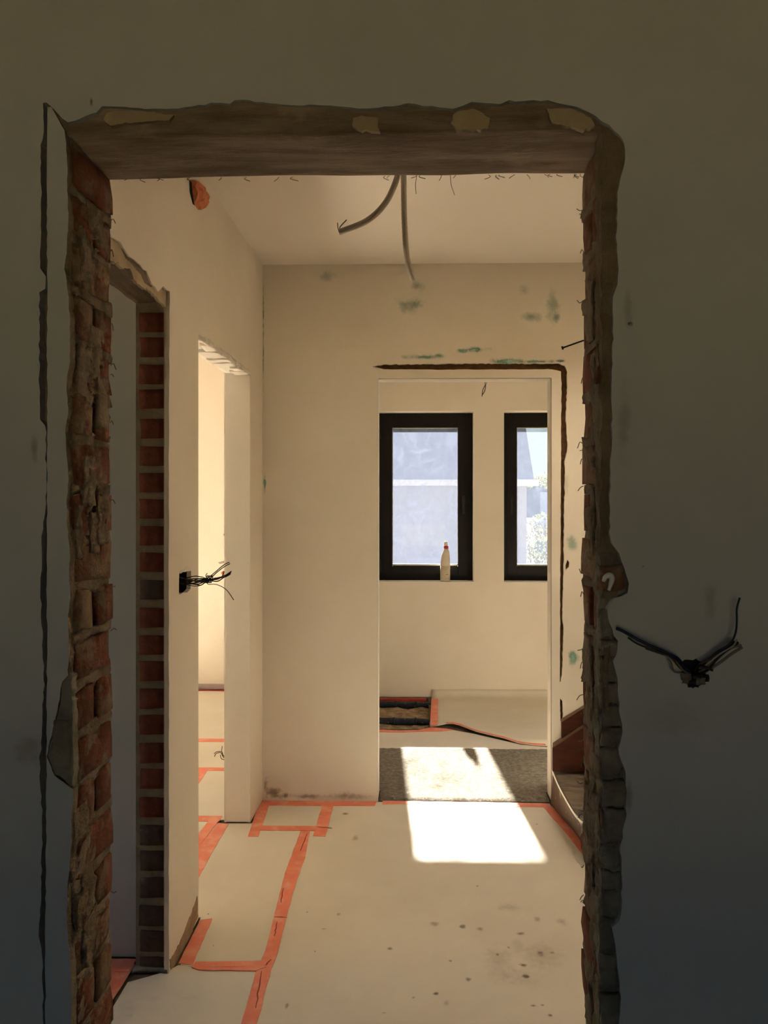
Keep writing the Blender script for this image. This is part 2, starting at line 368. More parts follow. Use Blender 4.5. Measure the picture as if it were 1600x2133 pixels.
M['dustwood'] = surface('dusty_wood_edge', (0.22,0.145,0.085), (0.14,0.085,0.05), scale=18, rough=0.8, bump=0.3, bscale=50)
M['step_side'] = surface('painted_step_side', (0.145,0.098,0.062), (0.115,0.076,0.048), scale=6, rough=0.6, bump=0.1, extra=scuffs(0.70,(0.75,0.65,0.52),16,(1,2.2,0.7),0.9))
M['damp'] = surface('damp_plaster', (0.46,0.33,0.21), (0.33,0.23,0.14), scale=14, bump=0.4, bscale=50)
M['film'] = surface('dusty_plastic_film', (0.30,0.24,0.185), (0.20,0.155,0.115), scale=14, rough=0.22, spec=0.5, bump=0.8, bscale=12, bdist=0.02, stretch=(0.6,2.2,1))
M['grey_skirt'] = surface('grey_skirting', (0.50,0.43,0.42), (0.44,0.38,0.37), scale=5, bump=0.05)
M['soil'] = surface('trench_rubble', (0.62,0.46,0.30), (0.34,0.24,0.145), scale=22, bump=1.0, bscale=50, bdist=0.02)
M['dark_hole'] = simple('dark_recess', (0.020,0.017,0.015), 0.8)
M['rust'] = simple('rusty_iron', (0.028,0.020,0.016), 0.6)
# outdoors
M['ground'] = surface('dry_grass', (0.33,0.26,0.13), (0.28,0.225,0.11), scale=0.9, bump=0.6, bscale=8, bdist=0.1)
M['house_wall'] = surface('grey_render', (0.23,0.24,0.30), (0.20,0.21,0.265), scale=1.5, bump=0.2, bscale=12)
M['gutter'] = simple('white_gutter', (0.42,0.43,0.49), 0.5)
M['slate'] = surface('grey_slate_roof', (0.17,0.18,0.21), (0.13,0.14,0.16), scale=3, bump=0.4, bscale=10)
M['barn'] = surface('blue_grey_barn', (0.085,0.11,0.165), (0.065,0.085,0.13), scale=2, bump=0.1)
M['barn_pale'] = surface('pale_blue_panel', (0.24,0.30,0.43), (0.20,0.26,0.38), scale=2, bump=0.1)
M['white_wall'] = surface('white_garden_wall', (0.85,0.86,0.86), (0.80,0.81,0.81), scale=2, bump=0.1)
def leafmat(name, c1, c2):
    m, nt = newmat(name); g = N(nt, 'ShaderNodeNewGeometry'); n = noise_node(nt, g.outputs['Position'], 2.3, 3)
    c = mixc(nt, maprange(nt, n.outputs[0], 0.35, 0.65), c1, c2); d = N(nt, 'ShaderNodeBsdfDiffuse'); t = N(nt, 'ShaderNodeBsdfTranslucent')
    nt.links.new(c, d.inputs[0]); nt.links.new(c, t.inputs[0]); mx = N(nt, 'ShaderNodeMixShader'); mx.inputs[0].default_value = 0.45
    nt.links.new(d.outputs[0], mx.inputs[1]); nt.links.new(t.outputs[0], mx.inputs[2]); o = N(nt, 'ShaderNodeOutputMaterial'); nt.links.new(mx.outputs[0], o.inputs[0]); return m
M['leaf'] = leafmat('sunny_leaf', (0.10,0.12,0.025), (0.16,0.16,0.05))
M['leaf_dry'] = leafmat('dry_leaf', (0.17,0.155,0.09), (0.12,0.125,0.065))
M['bark'] = surface('bark', (0.16,0.12,0.08), (0.10,0.08,0.055), scale=6, bump=0.5)
def dirty_dimming_glass(name, base, streak, seed, spots, film=(0.034, 0.041, 0.060)):
    """window glass with dust and wiping marks; an even base film also dims the sun"""
    m, nt = newmat(name); g = N(nt, 'ShaderNodeNewGeometry'); vec = g.outputs['Position']
    off = N(nt, 'ShaderNodeVectorMath', operation='ADD'); off.inputs[1].default_value = (seed*3.1, 0, seed*1.7); nt.links.new(vec, off.inputs[0]); v = off.outputs[0]
    nz = noise_node(nt, v, 2.4, 3); sca = N(nt, 'ShaderNodeVectorMath', operation='SCALE'); sca.inputs['Scale'].default_value = 0.55; nt.links.new(nz.outputs['Color'], sca.inputs[0])
    wv = N(nt, 'ShaderNodeVectorMath', operation='ADD'); nt.links.new(v, wv.inputs[0]); nt.links.new(sca.outputs[0], wv.inputs[1])
    mu = N(nt, 'ShaderNodeVectorMath', operation='MULTIPLY'); mu.inputs[1].default_value = (9.0, 1, 2.2); nt.links.new(wv.outputs[0], mu.inputs[0])
    s1 = noise_node(nt, mu.outputs[0], 1.6, 5, 0.65); f1 = maprange(nt, s1.outputs[0], 0.45, 0.72, 0, streak)
    mu2 = N(nt, 'ShaderNodeVectorMath', operation='MULTIPLY'); mu2.inputs[1].default_value = (2.0, 1, 8.0); nt.links.new(wv.outputs[0], mu2.inputs[0])
    s2 = noise_node(nt, mu2.outputs[0], 1.8, 5, 0.6); f2 = maprange(nt, s2.outputs[0], 0.54, 0.70, 0, streak*0.8)
    f = math_node(nt, 'MAXIMUM', f1, f2)
    if spots: f = math_node(nt, 'MAXIMUM', f, spots_mask(nt, vec, spots, 0.05, 9.0))
    f = math_node(nt, 'ADD', f, base); f = math_node(nt, 'MINIMUM', f, 0.95)
    tr = N(nt, 'ShaderNodeBsdfTransparent'); tr.inputs[0].default_value = (0.95, 0.97, 0.97, 1)
    tl = N(nt, 'ShaderNodeBsdfTranslucent'); tl.inputs[0].default_value = c4(film)
    mx = N(nt, 'ShaderNodeMixShader'); nt.links.new(f, mx.inputs[0]); nt.links.new(tr.outputs[0], mx.inputs[1]); nt.links.new(tl.outputs[0], mx.inputs[2])
    gl = N(nt, 'ShaderNodeBsdfGlossy'); gl.inputs['Roughness'].default_value = 0.02
    m2 = N(nt, 'ShaderNodeMixShader'); m2.inputs[0].default_value = 0.012; nt.links.new(mx.outputs[0], m2.inputs[1]); nt.links.new(gl.outputs[0], m2.inputs[2])
    o = N(nt, 'ShaderNodeOutputMaterial'); nt.links.new(m2.outputs[0], o.inputs[0]); return m
def gs(px, py, rx, ry, s):
    p = atY(px, py, 5.96); k = 5.96/FPX; return (p.x, p.z, rx*k, ry*k, s)
M['glass_1'] = dirty_dimming_glass('smeared_dimming_glass', 0.64, 0.22, 1.0, [gs(880,938,30,6,.26), gs(838,950,6,22,.24), gs(940,915,16,26,.20), gs(838,1095,22,30,.10), gs(890,960,28,5,.16), gs(915,1165,30,7,.18), gs(860,1050,12,8,.18), gs(870,1066,22,3,.20), gs(890,1165,60,8,.14)], (0.0245, 0.0292, 0.043))  # real smears; base film thickened to dim the sun on the floor
M['glass_2'] = dirty_dimming_glass('lightly_smeared_dimming_glass', 0.44, 0.20, 4.0, [gs(1120,1085,30,6,.25)])  # base film raised to dim the sun and haze the view outside

# ================================================================== THE SHELL
ND, NB = 1.35, 1.54          # near wall: plaster face, back face
JL, JR = -0.624, 0.316       # its two brick jambs
LX, LB = -0.783, -0.893      # corridor left wall: corridor face, room face
FB = 3.86                    # far wall back face
RY = 5.80                    # outside wall of the small room, inner face
RY2 = 5.98                   # outside wall of the bright room, inner face
CEIL = 2.62

# floor slab with the trench in the small room
floor = prism('floor', [[(-6.3,-3.7),(2.7,-3.7),(2.7,6.2),(-6.3,6.2)], [(-0.86,4.97),(0.045,4.97),(0.045,5.77),(-0.86,5.77)]], 'z', -0.14, -0.006, M['screed'])
tag(floor, kind='structure')
rough_block('trench_bed', -0.87, 0.05, 4.96, 5.79, -0.16, -0.032, 0.03, 0.022, 9, M['soil'], floor, 3)
nf = box('floor_boards', -2.6, 2.6, -3.6, 1.36, -0.006, 0.0, M['near_floor'], floor)
ceil = prism('ceiling', [[(-2.75,-3.7),(2.7,-3.7),(2.7,6.3),(-6.3,6.3),(-6.3,2.44),(-2.35,2.44),(-2.35,1.3),(-2.75,1.3)], [(0.70,1.68),(1.68,1.68),(1.68,3.02),(0.70,3.02)]], 'z', CEIL, CEIL+0.1, M['ceiling']); tag(ceil, kind='structure')  # the hole opens into the added light shaft

box('ceiling_bounce_panel', -2.59, 2.59, -3.54, ND+0.019, CEIL-0.02, CEIL-0.001, M['warm_bounce'], ceil)  # added unseen layer that bounces warm light onto the near wall
box('ceiling_bounce_panel', -2.59, 2.59, -3.54, ND+0.019, CEIL-0.02, CEIL-0.001, M['warm_bounce'], ceil)
# added light shaft over the stairs, open to the sky, to brighten the corridor
SH = 4.5
o = boxes('wall_light_shaft', [(0.60,0.70,1.58,3.12,CEIL+.1,SH),(1.68,1.78,1.58,3.12,CEIL+.1,SH),(0.70,1.68,1.58,1.68,CEIL+.1,SH),(0.70,1.68,3.02,3.12,CEIL+.1,SH)], M['ceiling']); tag(o, kind='structure')
# ------------------------------------------------------------------ near wall with its knocked-out doorway
wn = prism('wall_near', [[(-2.6,0),(JL-0.009,0),(JL-0.009,2.17),(JR+0.009,2.17),(JR+0.009,0),(2.6,0),(2.6,CEIL),(-2.6,CEIL)]], 'y', ND+0.020, NB-0.004, M['mortar'])
tag(wn, kind='structure')
def npt(px, py): p = atY(px, py, ND); return (p.x, p.z)
edge_px = [(90,2133),(88,1990),(80,1950),(86,1840),(88,1700),(82,1590),(88,1520),(92,1400),(88,1330),(85,1230),(86,1130),(93,1062),(95.5,1050),(95.5,900),(92,885),(82,875),(82,760),(82,610),(93,600),(94,575),(84,560),(86,430),(84,300),(90,290),
    (90,216),(98,214),(118,230),(128,248),(140,256),(175,243),(200,236),(214,222),(260,224),(330,228),(400,222),(440,216),(478,216),(490,208),(520,210),(560,216),(620,218),(700,222),(760,226),(830,220),(850,216),(900,222),(945,228),(980,214),(1040,216),(1060,210),(1140,210),(1160,216),(1200,222),(1240,240),(1268,262),
    (1280,272),(1300,296),(1302,330),(1287,400),(1284,520),(1290,560),(1288,590),(1278,620),(1276,760),(1274,900),(1272,1000),(1270,1110),(1275,1130),(1290,1155),(1300,1180),(1311,1215),(1308,1235),(1296,1240),(1278,1248),(1266,1268),(1270,1300),(1280,1325),(1287,1335),(1284,1365),(1278,1375),(1286,1410),(1287,1440),(1290,1480),(1297,1520),(1288,1560),(1302,1610),(1306,1650),(1304,1700),(1294,1760),(1294,1830),(1297,1890),(1290,1920),(1274,1930),(1282,1960),(1290,2030),(1293,2080),(1290,2133)]
edge = ragged([npt(*p) for p in edge_px], 0.011, 0.0016, 4)
le, re_ = edge[0], edge[-1]
outer = [(-2.6,0),(le[0],0)] + edge + [(re_[0],0),(2.6,0),(2.6,CEIL-.021),(-2.6,CEIL-.021)]
hole_px = [(1421,1378),(1435,1374),(1450,1372),(1466,1380),(1472,1396),(1470,1416),(1460,1428),(1444,1432),(1430,1424),(1422,1405)]
hole = ragged([npt(*p) for p in hole_px], 0.006, 0.002, 9, True)
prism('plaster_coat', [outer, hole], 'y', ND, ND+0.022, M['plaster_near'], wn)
band_px = [(98,222),(104,224),(120,244),(139,272),(138,300),(142,400),(137,560),(144,700),(138,900),(141,1100),(144,1300),(140,1404),(126,1420),(124,1470),(118,1490),(104,1540),(99,1580),(112,1612),(150,1642),(150,1700),(143,1850),(140,1960),(148,2133)]
band = ragged(ragged([npt(*p) for p in band_px], 0.042, 0.0035, 6), 0.009, 0.0010, 7); band += [(band[-1][0], 0.0)]
bl = ragged([npt(*p) for p in [(94,2133),(94,1900),(96,1700),(97,1500),(97,1300),(97.5,900),(97.5,600),(97,400)]], 0.012, 0.0012, 8); bl = [(bl[0][0], 0.0)] + bl
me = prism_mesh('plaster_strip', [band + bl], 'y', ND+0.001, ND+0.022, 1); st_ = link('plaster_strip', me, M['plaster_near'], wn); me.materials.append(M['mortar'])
for p in me.polygons:
    if abs(p.normal.y) < 0.5: p.material_index = 1
# cement repair low on the left, flush with the strip
patch = ragged([npt(*p) for p in [(141,1405),(126,1421),(125,1470),(119,1491),(105,1541),(93,1580),(95,1600),(112,1613),(149,1640),(152,1600),(150,1500),(147,1405)]], 0.008, 0.0015, 12, True)
prism('cement_patch', [patch], 'y', ND+0.004, ND+0.024, M['mortar_grey'], wn)
rough_block('cement_patch', *[atY(108,0,ND).x, atY(146,0,ND).x, ND+0.000, ND+0.02], atY(0,1600,ND).z, atY(0,1500,ND).z, 0.009, 0.004, 40, M['mortar_grey'], wn, 5)
# lintel over the opening
rough_block('lintel', JL-0.034, JR+0.030, ND+0.008, NB-0.002, 2.108, 2.185, 0.012, 0.0045, 7, M['lintel'], wn, 2, (0.35, 1.6, 1.6))
rb0 = random.Random(3)
# rough mortar mass on the front edge at the right (behind the broken plaster)
rough_block('mortar_edge', JR-0.002, JR+0.055, ND+0.019, ND+0.05, 0.02, atY(0,1150,ND).z, 0.008, 0.007, 24, M['mortar_grey'], wn, 8, smooth=False)
rough_block('mortar_edge', JR-0.002, JR+0.055, ND+0.008, ND+0.05, atY(0,1150,ND).z, 2.11, 0.008, 0.006, 22, M['mortar'], wn, 9, smooth=False)
lumps = [(1278,1205,48,56),(1272,1300,30,60),(1274,1352,38,32),(1272,1398,34,46),(1274,1446,38,42),(1276,1492,40,40),(1278,1536,42,36),(1276,1590,40,58),(1284,1654,50,54),(1284,1722,50,66),(1276,1788,42,50),(1278,1838,42,36),(1280,1886,44,46),(1268,1952,30,66),(1272,2030,38,70),(1274,2110,40,70),(1274,2200,40,90),(1274,2310,40,100)]
for k, (px, py, wpx, hpx) in enumerate(lumps):
    p = atY(px, py, ND); s = ND/FPX; d = rb0.uniform(0.002, 0.010)
    rough_block('mortar_lump', p.x-wpx*s/2, p.x+wpx*s/2, ND+d, ND+0.03, p.z-hpx*s/2*.95, p.z+hpx*s/2*.95, 0.009, 0.0060, 34, M['mortar_grey'] if k else M['brick_pale'], wn, 20+k)
# flakes of coat left standing on the lintel front
for k, pts in enumerate([[(736,246),(752,240),(772,243),(790,246),(786,262),(790,272),(770,270),(744,270),(734,262)], [(944,238),(962,230),(986,226),(1004,234),(1020,244),(1018,268),(984,270),(954,270),(940,258)],
        [(222,232),(262,228),(318,232),(360,240),(352,252),(318,250),(262,256),(228,262),(214,250)], [(1140,226),(1190,226),(1230,244),(1240,262),(1216,270),(1180,262),(1150,256)]]):
    prism('plaster_flake', [ragged([npt(*p) for p in pts], 0.007, 0.0016, 40+k, True)], 'y', ND+0.001, ND+0.012, M['lintel_coat'], wn)

for px, py, rx, ry, st in [(1313,675,5,4,.9),(1300,880,16,90,.22),(1308,640,12,60,.18),(72,940,9,34,.3),(190,213,4,11,.8),(1480,1250,16,50,.2),(62,1560,34,44,.25),(1340,1180,4,3,.7),(1400,1500,90,60,.10),(1310,1660,10,40,.3)]:
    p = atY(px, py, ND-0.0006); k = ND/FPX*1.25; smear('grime_mark', [(p.x-rx*k,ND-.0006,p.z-ry*k),(p.x+rx*k,ND-.0006,p.z-ry*k),(p.x+rx*k,ND-.0006,p.z+ry*k),(p.x-rx*k,ND-.0006,p.z+ry*k)], st, M['grime'], wn)
# bricks: a few irregular shapes shared by all
def brick_mesh(name, lx, ly, lz, seed, amp=0.004, cuts=(2, 3, 2)):
    bm = bmesh.new(); nx, ny, nz = cuts; vs = {}
    def vert(i, j, k):
        if (i,j,k) not in vs:
            p = Vector((lx*(i/nx-.5), ly*(j/ny-.5), lz*(k/nz-.5)))
            c = sum(1 for a, n in ((i,nx),(j,ny),(k,nz)) if a in (0, n))
            if c >= 2: p *= 0.965
            vs[(i,j,k)] = bm.verts.new(p + noise.noise_vector(p*28 + Vector((seed*5.3, seed*2.1, seed)))*amp)
        return vs[(i,j,k)]
    def q(*a): bm.faces.new([vert(*t) for t in a])
    for i in range(nx):
        for j in range(ny): q((i,j,0),(i,j+1,0),(i+1,j+1,0),(i+1,j,0)); q((i,j,nz),(i+1,j,nz),(i+1,j+1,nz),(i,j+1,nz))
    for i in range(nx):
        for k in range(nz): q((i,0,k),(i+1,0,k),(i+1,0,k+1),(i,0,k+1)); q((i,ny,k),(i,ny,k+1),(i+1,ny,k+1),(i+1,ny,k))
    for j in range(ny):
        for k in range(nz): q((0,j,k),(0,j,k+1),(0,j+1,k+1),(0,j+1,k)); q((nx,j,k),(nx,j+1,k),(nx,j+1,k+1),(nx,j,k+1))
    me = bpy.data.meshes.new(name); bm.normal_update(); bm.to_mesh(me); bm.free()
    for p in me.polygons: p.use_smooth = True
    return me
rb = random.Random(21)
def with_mat(me, mat): me.materials.append(mat); return me
full_b = [with_mat(brick_mesh('brick_stretcher', 0.050, 0.158, 0.072, i, 0.006), M['brick'] if i % 3 else M['brick_pale']) for i in range(6)]
half_b = [with_mat(brick_mesh('brick_header', 0.050, 0.072, 0.074, 30+i, 0.006, (2,2,2)), M['brick'] if i % 2 else M['brick_pale']) for i in range(6)]
PITCH = 0.0899; Z0 = 1.343
for side, jx, sgn in (('l', JL, -1), ('r', JR, 1)):
    k = -8
    for k in range(-8, 9):
        for par in (0, 1):
            z = Z0 + (2*k+par)*PITCH
            if z < 0.05 or z > 2.07: continue
            if par == 0: lay = [(full_b[rb.randrange(6)], (ND+NB)/2+0.004)]
            else: lay = [(half_b[rb.randrange(6)], 1.407), (half_b[rb.randrange(6)], 1.494)]
            for me, y in lay:
                o = link('brick', me, None, wn)
                prot = rb.uniform(-0.003, 0.004) + (0.002 if side == 'r' else 0)
                o.location = (jx + sgn*(0.025 - 0.0) - sgn*(-prot), y + rb.uniform(-.004,.004), z + rb.uniform(-.004,.004))
                o.rotation_euler = (rb.uniform(-.04,.04), rb.uniform(-.02,.02), rb.uniform(-.03,.03))
# mortar squeezed between the courses, broken and uneven
for side, jx, sgn in (('l', JL, -1), ('r', JR, 1)):
    for k in range(0, 23):
        z = Z0 + (k-14+0.5)*PITCH
        if z < 0.06 or z > 2.08: continue
        x0, x1 = sorted((jx + sgn*0.0045, jx + sgn*0.03)); h = rb.uniform(0.009, 0.018)
        rough_block('mortar_joint', x0, x1, ND+0.014, NB-0.006, z-h, z+h, 0.009, 0.0065, 26, M['mortar'], wn, 60+k+(30 if sgn > 0 else 0), (1, 0.8, 1))
# smears of old mortar left on the jamb faces
for k in range(46):
    sgn = 1 if k % 3 else -1; jx = JL if sgn < 0 else JR
    y = rb.uniform(ND+0.03, NB-0.05); z = rb.uniform(0.25, 2.05); hy = rb.uniform(.012, .035); hz = rb.uniform(.02, .075)
    x0, x1 = sorted((jx - sgn*0.0005, jx + sgn*0.012))
    rough_block('mortar_smear', x0, x1, y-hy, y+hy, z-hz, z+hz, 0.008, 0.0065, 30, M['mortar'], wn, 140+k)
# fibres hanging from the back edge of the lintel and the right jamb
V, Fc = [], []
for i in range(30):
    px = rb.choice([rb.uniform(236,420), rb.uniform(1000,1213), rb.uniform(430,1000)]); p = atY(px, 371, NB-0.006); p.z = 2.106
    L = rb.uniform(0.003, 0.010) if rb.random() < .88 else rb.uniform(0.02, 0.04)
    q = smooth_pts([p, p+Vector((rb.uniform(-.006,.006), 0, -L*.5)), p+Vector((rb.uniform(-.012,.012), 0.002, -L))], 3)
    v, f = tube_data(q, 0.0007, 4); n = len(V); V += v; Fc += [tuple(a+n for a in t) for t in f]
for i in range(36):
    z = rb.uniform(0.6, 2.08); sgn = rb.choice([-1, 1, 1]); jx = JL if sgn < 0 else JR
    p = Vector((jx + sgn*0.004, NB-0.008, z)); L = rb.uniform(0.004, 0.014)
    q = smooth_pts([p, p+Vector((-sgn*L*.6, 0, rb.uniform(-.006,.006))), p+Vector((-sgn*L, 0.002, rb.uniform(-.012,.004)))], 3)
    v, f = tube_data(q, 0.0009, 4); n = len(V); V += v; Fc += [tuple(a+n for a in t) for t in f]
o = mesh_obj('torn_fibres', V, Fc, M['mortar'], wn); tag(o, kind='stuff')
# dark brick showing in the slot on the left (between coat and strip)
for k in range(12):
    z = 2.02 - k*PITCH*1.0
    if z > 1.58 or True:
        o = link('brick', half_b[k % 6], None, wn); o.location = (atY(88,0,ND).x, ND+0.052, z); o.rotation_euler = (0, 0, R(90))

# ------------------------------------------------------------------ corridor left wall: two doorways
D1, D2a, D2b, DH1, DH2 = 2.36, 2.67, 3.48, 2.10, 2.05
core_poly = [(D1+0.014,0),(D2a,0),(D2a,DH2),(D2b,DH2),(D2b,0),(FB,0),(FB,CEIL),(NB-0.01,CEIL),(NB-0.01,DH1),(D1+0.014,DH1)]
boxhole = [(2.475,1.140),(2.60,1.140),(2.60,1.245),(2.475,1.245)]
wl = prism('wall_left', [core_poly, boxhole], 'x', LB, LX-0.014, M['mortar_pillar']); tag(wl, kind='structure')
def lpt(px, py): p = atX(px, py, LX); return (p.y, p.z)
skin_edge = ragged([(NB-0.01, lpt(232,490)[1]+0.10)] + [lpt(*p) for p in [(232,490),(250,503),(270,535),(285,547),(305,566),(316,590),(330,606),(341,598),(354,608),(353,650)]], 0.02, 0.003, 3)
side = ragged([(lpt(353,650)[0], lpt(353,655)[1]), (D1-0.004, 1.6), (D1-0.006, 1.2), (D1-0.003, 0.8), (D1-0.005, 0.0)], 0.03, 0.0022, 5)
d2top = ragged([(D2a-0.004, DH2-0.002), (D2b+0.004, DH2-0.002)], 0.02, 0.0035, 7)
lhole = ragged([lpt(*p) for p in [(373,1194),(398,1188),(397,1226),(391,1232),(376,1238),(373,1236)]], 0.02, 0.003, 2, True)
skin = skin_edge + side[1:] + [(D2a,0)] + d2top + [(D2b,0),(FY+0.002,0),(FY+0.002,CEIL),(NB-0.01,CEIL)]
prism('plaster_coat', [skin, lhole], 'x', LX-0.0145, LX, M['plaster'], wl)
base_edge = ragged([(NB-0.01, lpt(232,538)[1]+0.08)] + [lpt(*p) for p in [(232,540),(246,548),(262,562),(276,560),(284,582),(300,598),(318,606),(334,624),(350,640)]], 0.012, 0.004, 13)
prism('base_coat', [base_edge + [(D1-0.002, 2.33),(NB-0.01,2.45)]], 'x', LX-0.016, LX-0.006, M['plaster_base'], wl)
rough_block('lintel', LB, LX-0.008, NB, D1+0.012, DH1-0.022, DH1+0.07, 0.016, 0.007, 12, M['timber'], wl, 4, (1, 0.5, 1))
# torn plaster under the second doorway's head
for k in range(14):
    y = D2a + 0.02 + k*0.057
    rough_block('plaster_rag', LX-0.002-0.10*rb.random(), LX+0.0005, y, y+rb.uniform(.05,.10), DH2-0.010-0.010*rb.random(), DH2+0.004, 0.012, 0.005, 20, M['plaster_white'], wl, 100+k)
rough_block('door_head', LB, LX-0.006, D2a, D2b, DH2-0.006, DH2+0.02, 0.02, 0.005, 16, M['plaster_white'], wl, 6)
box('jamb_lining', LB-0.002, LX-0.0005, D2b-0.004, D2b+0.006, 0.004, DH2-0.004, M['plaster_white'], wl, 0.002)
box('jamb_lining', LB-0.002, LX-0.0005, D2a-0.006, D2a+0.002, 0.004, DH2-0.004, M['plaster_white'], wl, 0.002)
box('plaster_coat', LB-0.010, LB, D2b, FB, 0, CEIL, M['plaster_white'], wl)
# brick pier between the doorways, end faces towards the near room
pier_px = [670,722,779,830,892,949,1005,1060,1116,1172,1229,1287,1345,1399,1456,1511,1570,1624,1684,1742,1796,1852,1911,1964,2018]
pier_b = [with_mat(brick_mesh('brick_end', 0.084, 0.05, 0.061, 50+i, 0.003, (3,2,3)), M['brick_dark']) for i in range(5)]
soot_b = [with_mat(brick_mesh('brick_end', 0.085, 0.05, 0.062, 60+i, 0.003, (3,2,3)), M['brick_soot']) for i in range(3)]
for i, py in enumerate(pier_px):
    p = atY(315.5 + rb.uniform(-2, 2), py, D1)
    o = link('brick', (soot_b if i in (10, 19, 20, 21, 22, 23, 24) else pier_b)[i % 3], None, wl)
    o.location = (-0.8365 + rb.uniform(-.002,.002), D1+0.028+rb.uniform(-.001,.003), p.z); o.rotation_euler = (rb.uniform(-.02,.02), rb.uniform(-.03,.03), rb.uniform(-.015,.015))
box('warm_shade_strip', LX-0.017, LX-0.0145, D1-0.001, D1+0.012, 0.02, 2.09, M['plaster_base'], wl)  # strip painted in for the warm shade on the plaster edge
rough_block('pier_foot', LB-0.004, LX-0.005, D1-0.004, D1+0.04, 0.0, 0.014, 0.012, 0.004, 30, M['mortar_grey'], wl, 9)
# damp brown foot of the pier's plaster
foot = ragged([lpt(*p) for p in [(410,1868),(411.5,1908),(400,1940),(374,2004),(355,2020),(353,2000),(362,1988),(378,1955),(388,1928),(399,1900)]], 0.012, 0.004, 17, True)
prism('plaster_foot', [foot], 'x', LX-0.004, LX+0.0018, M['damp'], wl)

# ------------------------------------------------------------------ far wall of the corridor with its doorway
DLx, DRx, DHz = -0.217, 0.626, 2.062
wf = prism('wall_far', [[(LB,0),(DLx-0.008,0),(DLx-0.008,DHz+0.008),(DRx+0.008,DHz+0.008),(DRx+0.008,0),(1.7,0),(1.7,CEIL),(LB,CEIL)]], 'y', FY+0.016, FB-0.002, M['chase']); tag(wf, kind='structure')
def fpt(px, py): p = atY(px, py, FY); return (p.x, p.z)
ch_out = [fpt(*p) for p in [(775,763),(800,759),(900,758),(1000,757),(1100,757),(1165,757),(1177,762),(1182,775),(1182,800),(1179,870),(1183,928),(1177,960),(1177,1010),(1175,1100),(1174,1200),(1172,1290),(1174,1310),(1171,1400),(1168,1420)]]
ch_in = [fpt(*p) for p in [(1166,1420),(1167,1300),(1167,1250),(1168,1100),(1168.5,1000),(1169,900),(1170,800),(1168.5,774),(1150,769),(1000,769.5),(900,770),(800,769)]]
chase = ragged(ch_out, 0.014, 0.0022, 31) + ragged(ch_in, 0.02, 0.0012, 33)
chase2 = ragged([fpt(*p) for p in [(1167,1455),(1172,1462),(1173,1490),(1171,1506),(1168,1500),(1166.5,1470)]], 0.01, 0.001, 35, True)
nick = ragged([fpt(*p) for p in [(1182,1166),(1186,1172),(1185,1182),(1179,1188),(1178,1178)]], 0.01, 0.001, 36, True)
prism('plaster_coat', [[(LX,0),(DLx,0),(DLx,DHz),(DRx,DHz),(DRx,0),(1.7,0),(1.7,CEIL),(LX,CEIL)], chase, chase2, nick], 'y', FY, FY+0.017, M['plaster_far'], wf)
box('door_lining', DLx-0.012, DLx, FY+0.002, FB+0.006, 0.002, DHz, M['plaster_white'], wf, 0.002)
box('door_lining', DRx, DRx+0.012, FY+0.002, FB+0.006, 0.002, DHz, M['plaster_white'], wf, 0.002)
box('door_lining', DLx-0.012, DRx+0.012, FY+0.002, FB+0.006, DHz, DHz+0.012, M['plaster_white'], wf, 0.002)
box('corner_bead', DLx-0.004, DLx+0.002, FY-0.002, FY+0.004, 0.002, DHz, M['white'], wf, 0.001)
box('plaster_coat', LB, DLx-0.01, FB-0.002, FB+0.008, 0, CEIL, M['plaster'], wf)
box('plaster_coat', DRx+0.01, 1.7, FB-0.002, FB+0.008, 0, CEIL, M['plaster'], wf)
box('plaster_coat', DLx-0.01, DRx+0.01, FB-0.002, FB+0.008, DHz+0.01, CEIL, M['plaster'], wf)

for nm, lst, mt in (('filler_smear', green_spots, 'filler'), ('grime_mark', dirt_spots, 'grime')):
    for (u, v, ru, rv, st) in lst:
        ru *= 1.25; rv *= 1.25; y = FY-0.0006
        x0 = max(LX+0.001, u-ru); smear(nm, [(x0,y,max(.003,v-rv)),(u+ru,y,max(.003,v-rv)),(u+ru,y,v+rv),(x0,y,v+rv)], st, M[mt], wf)
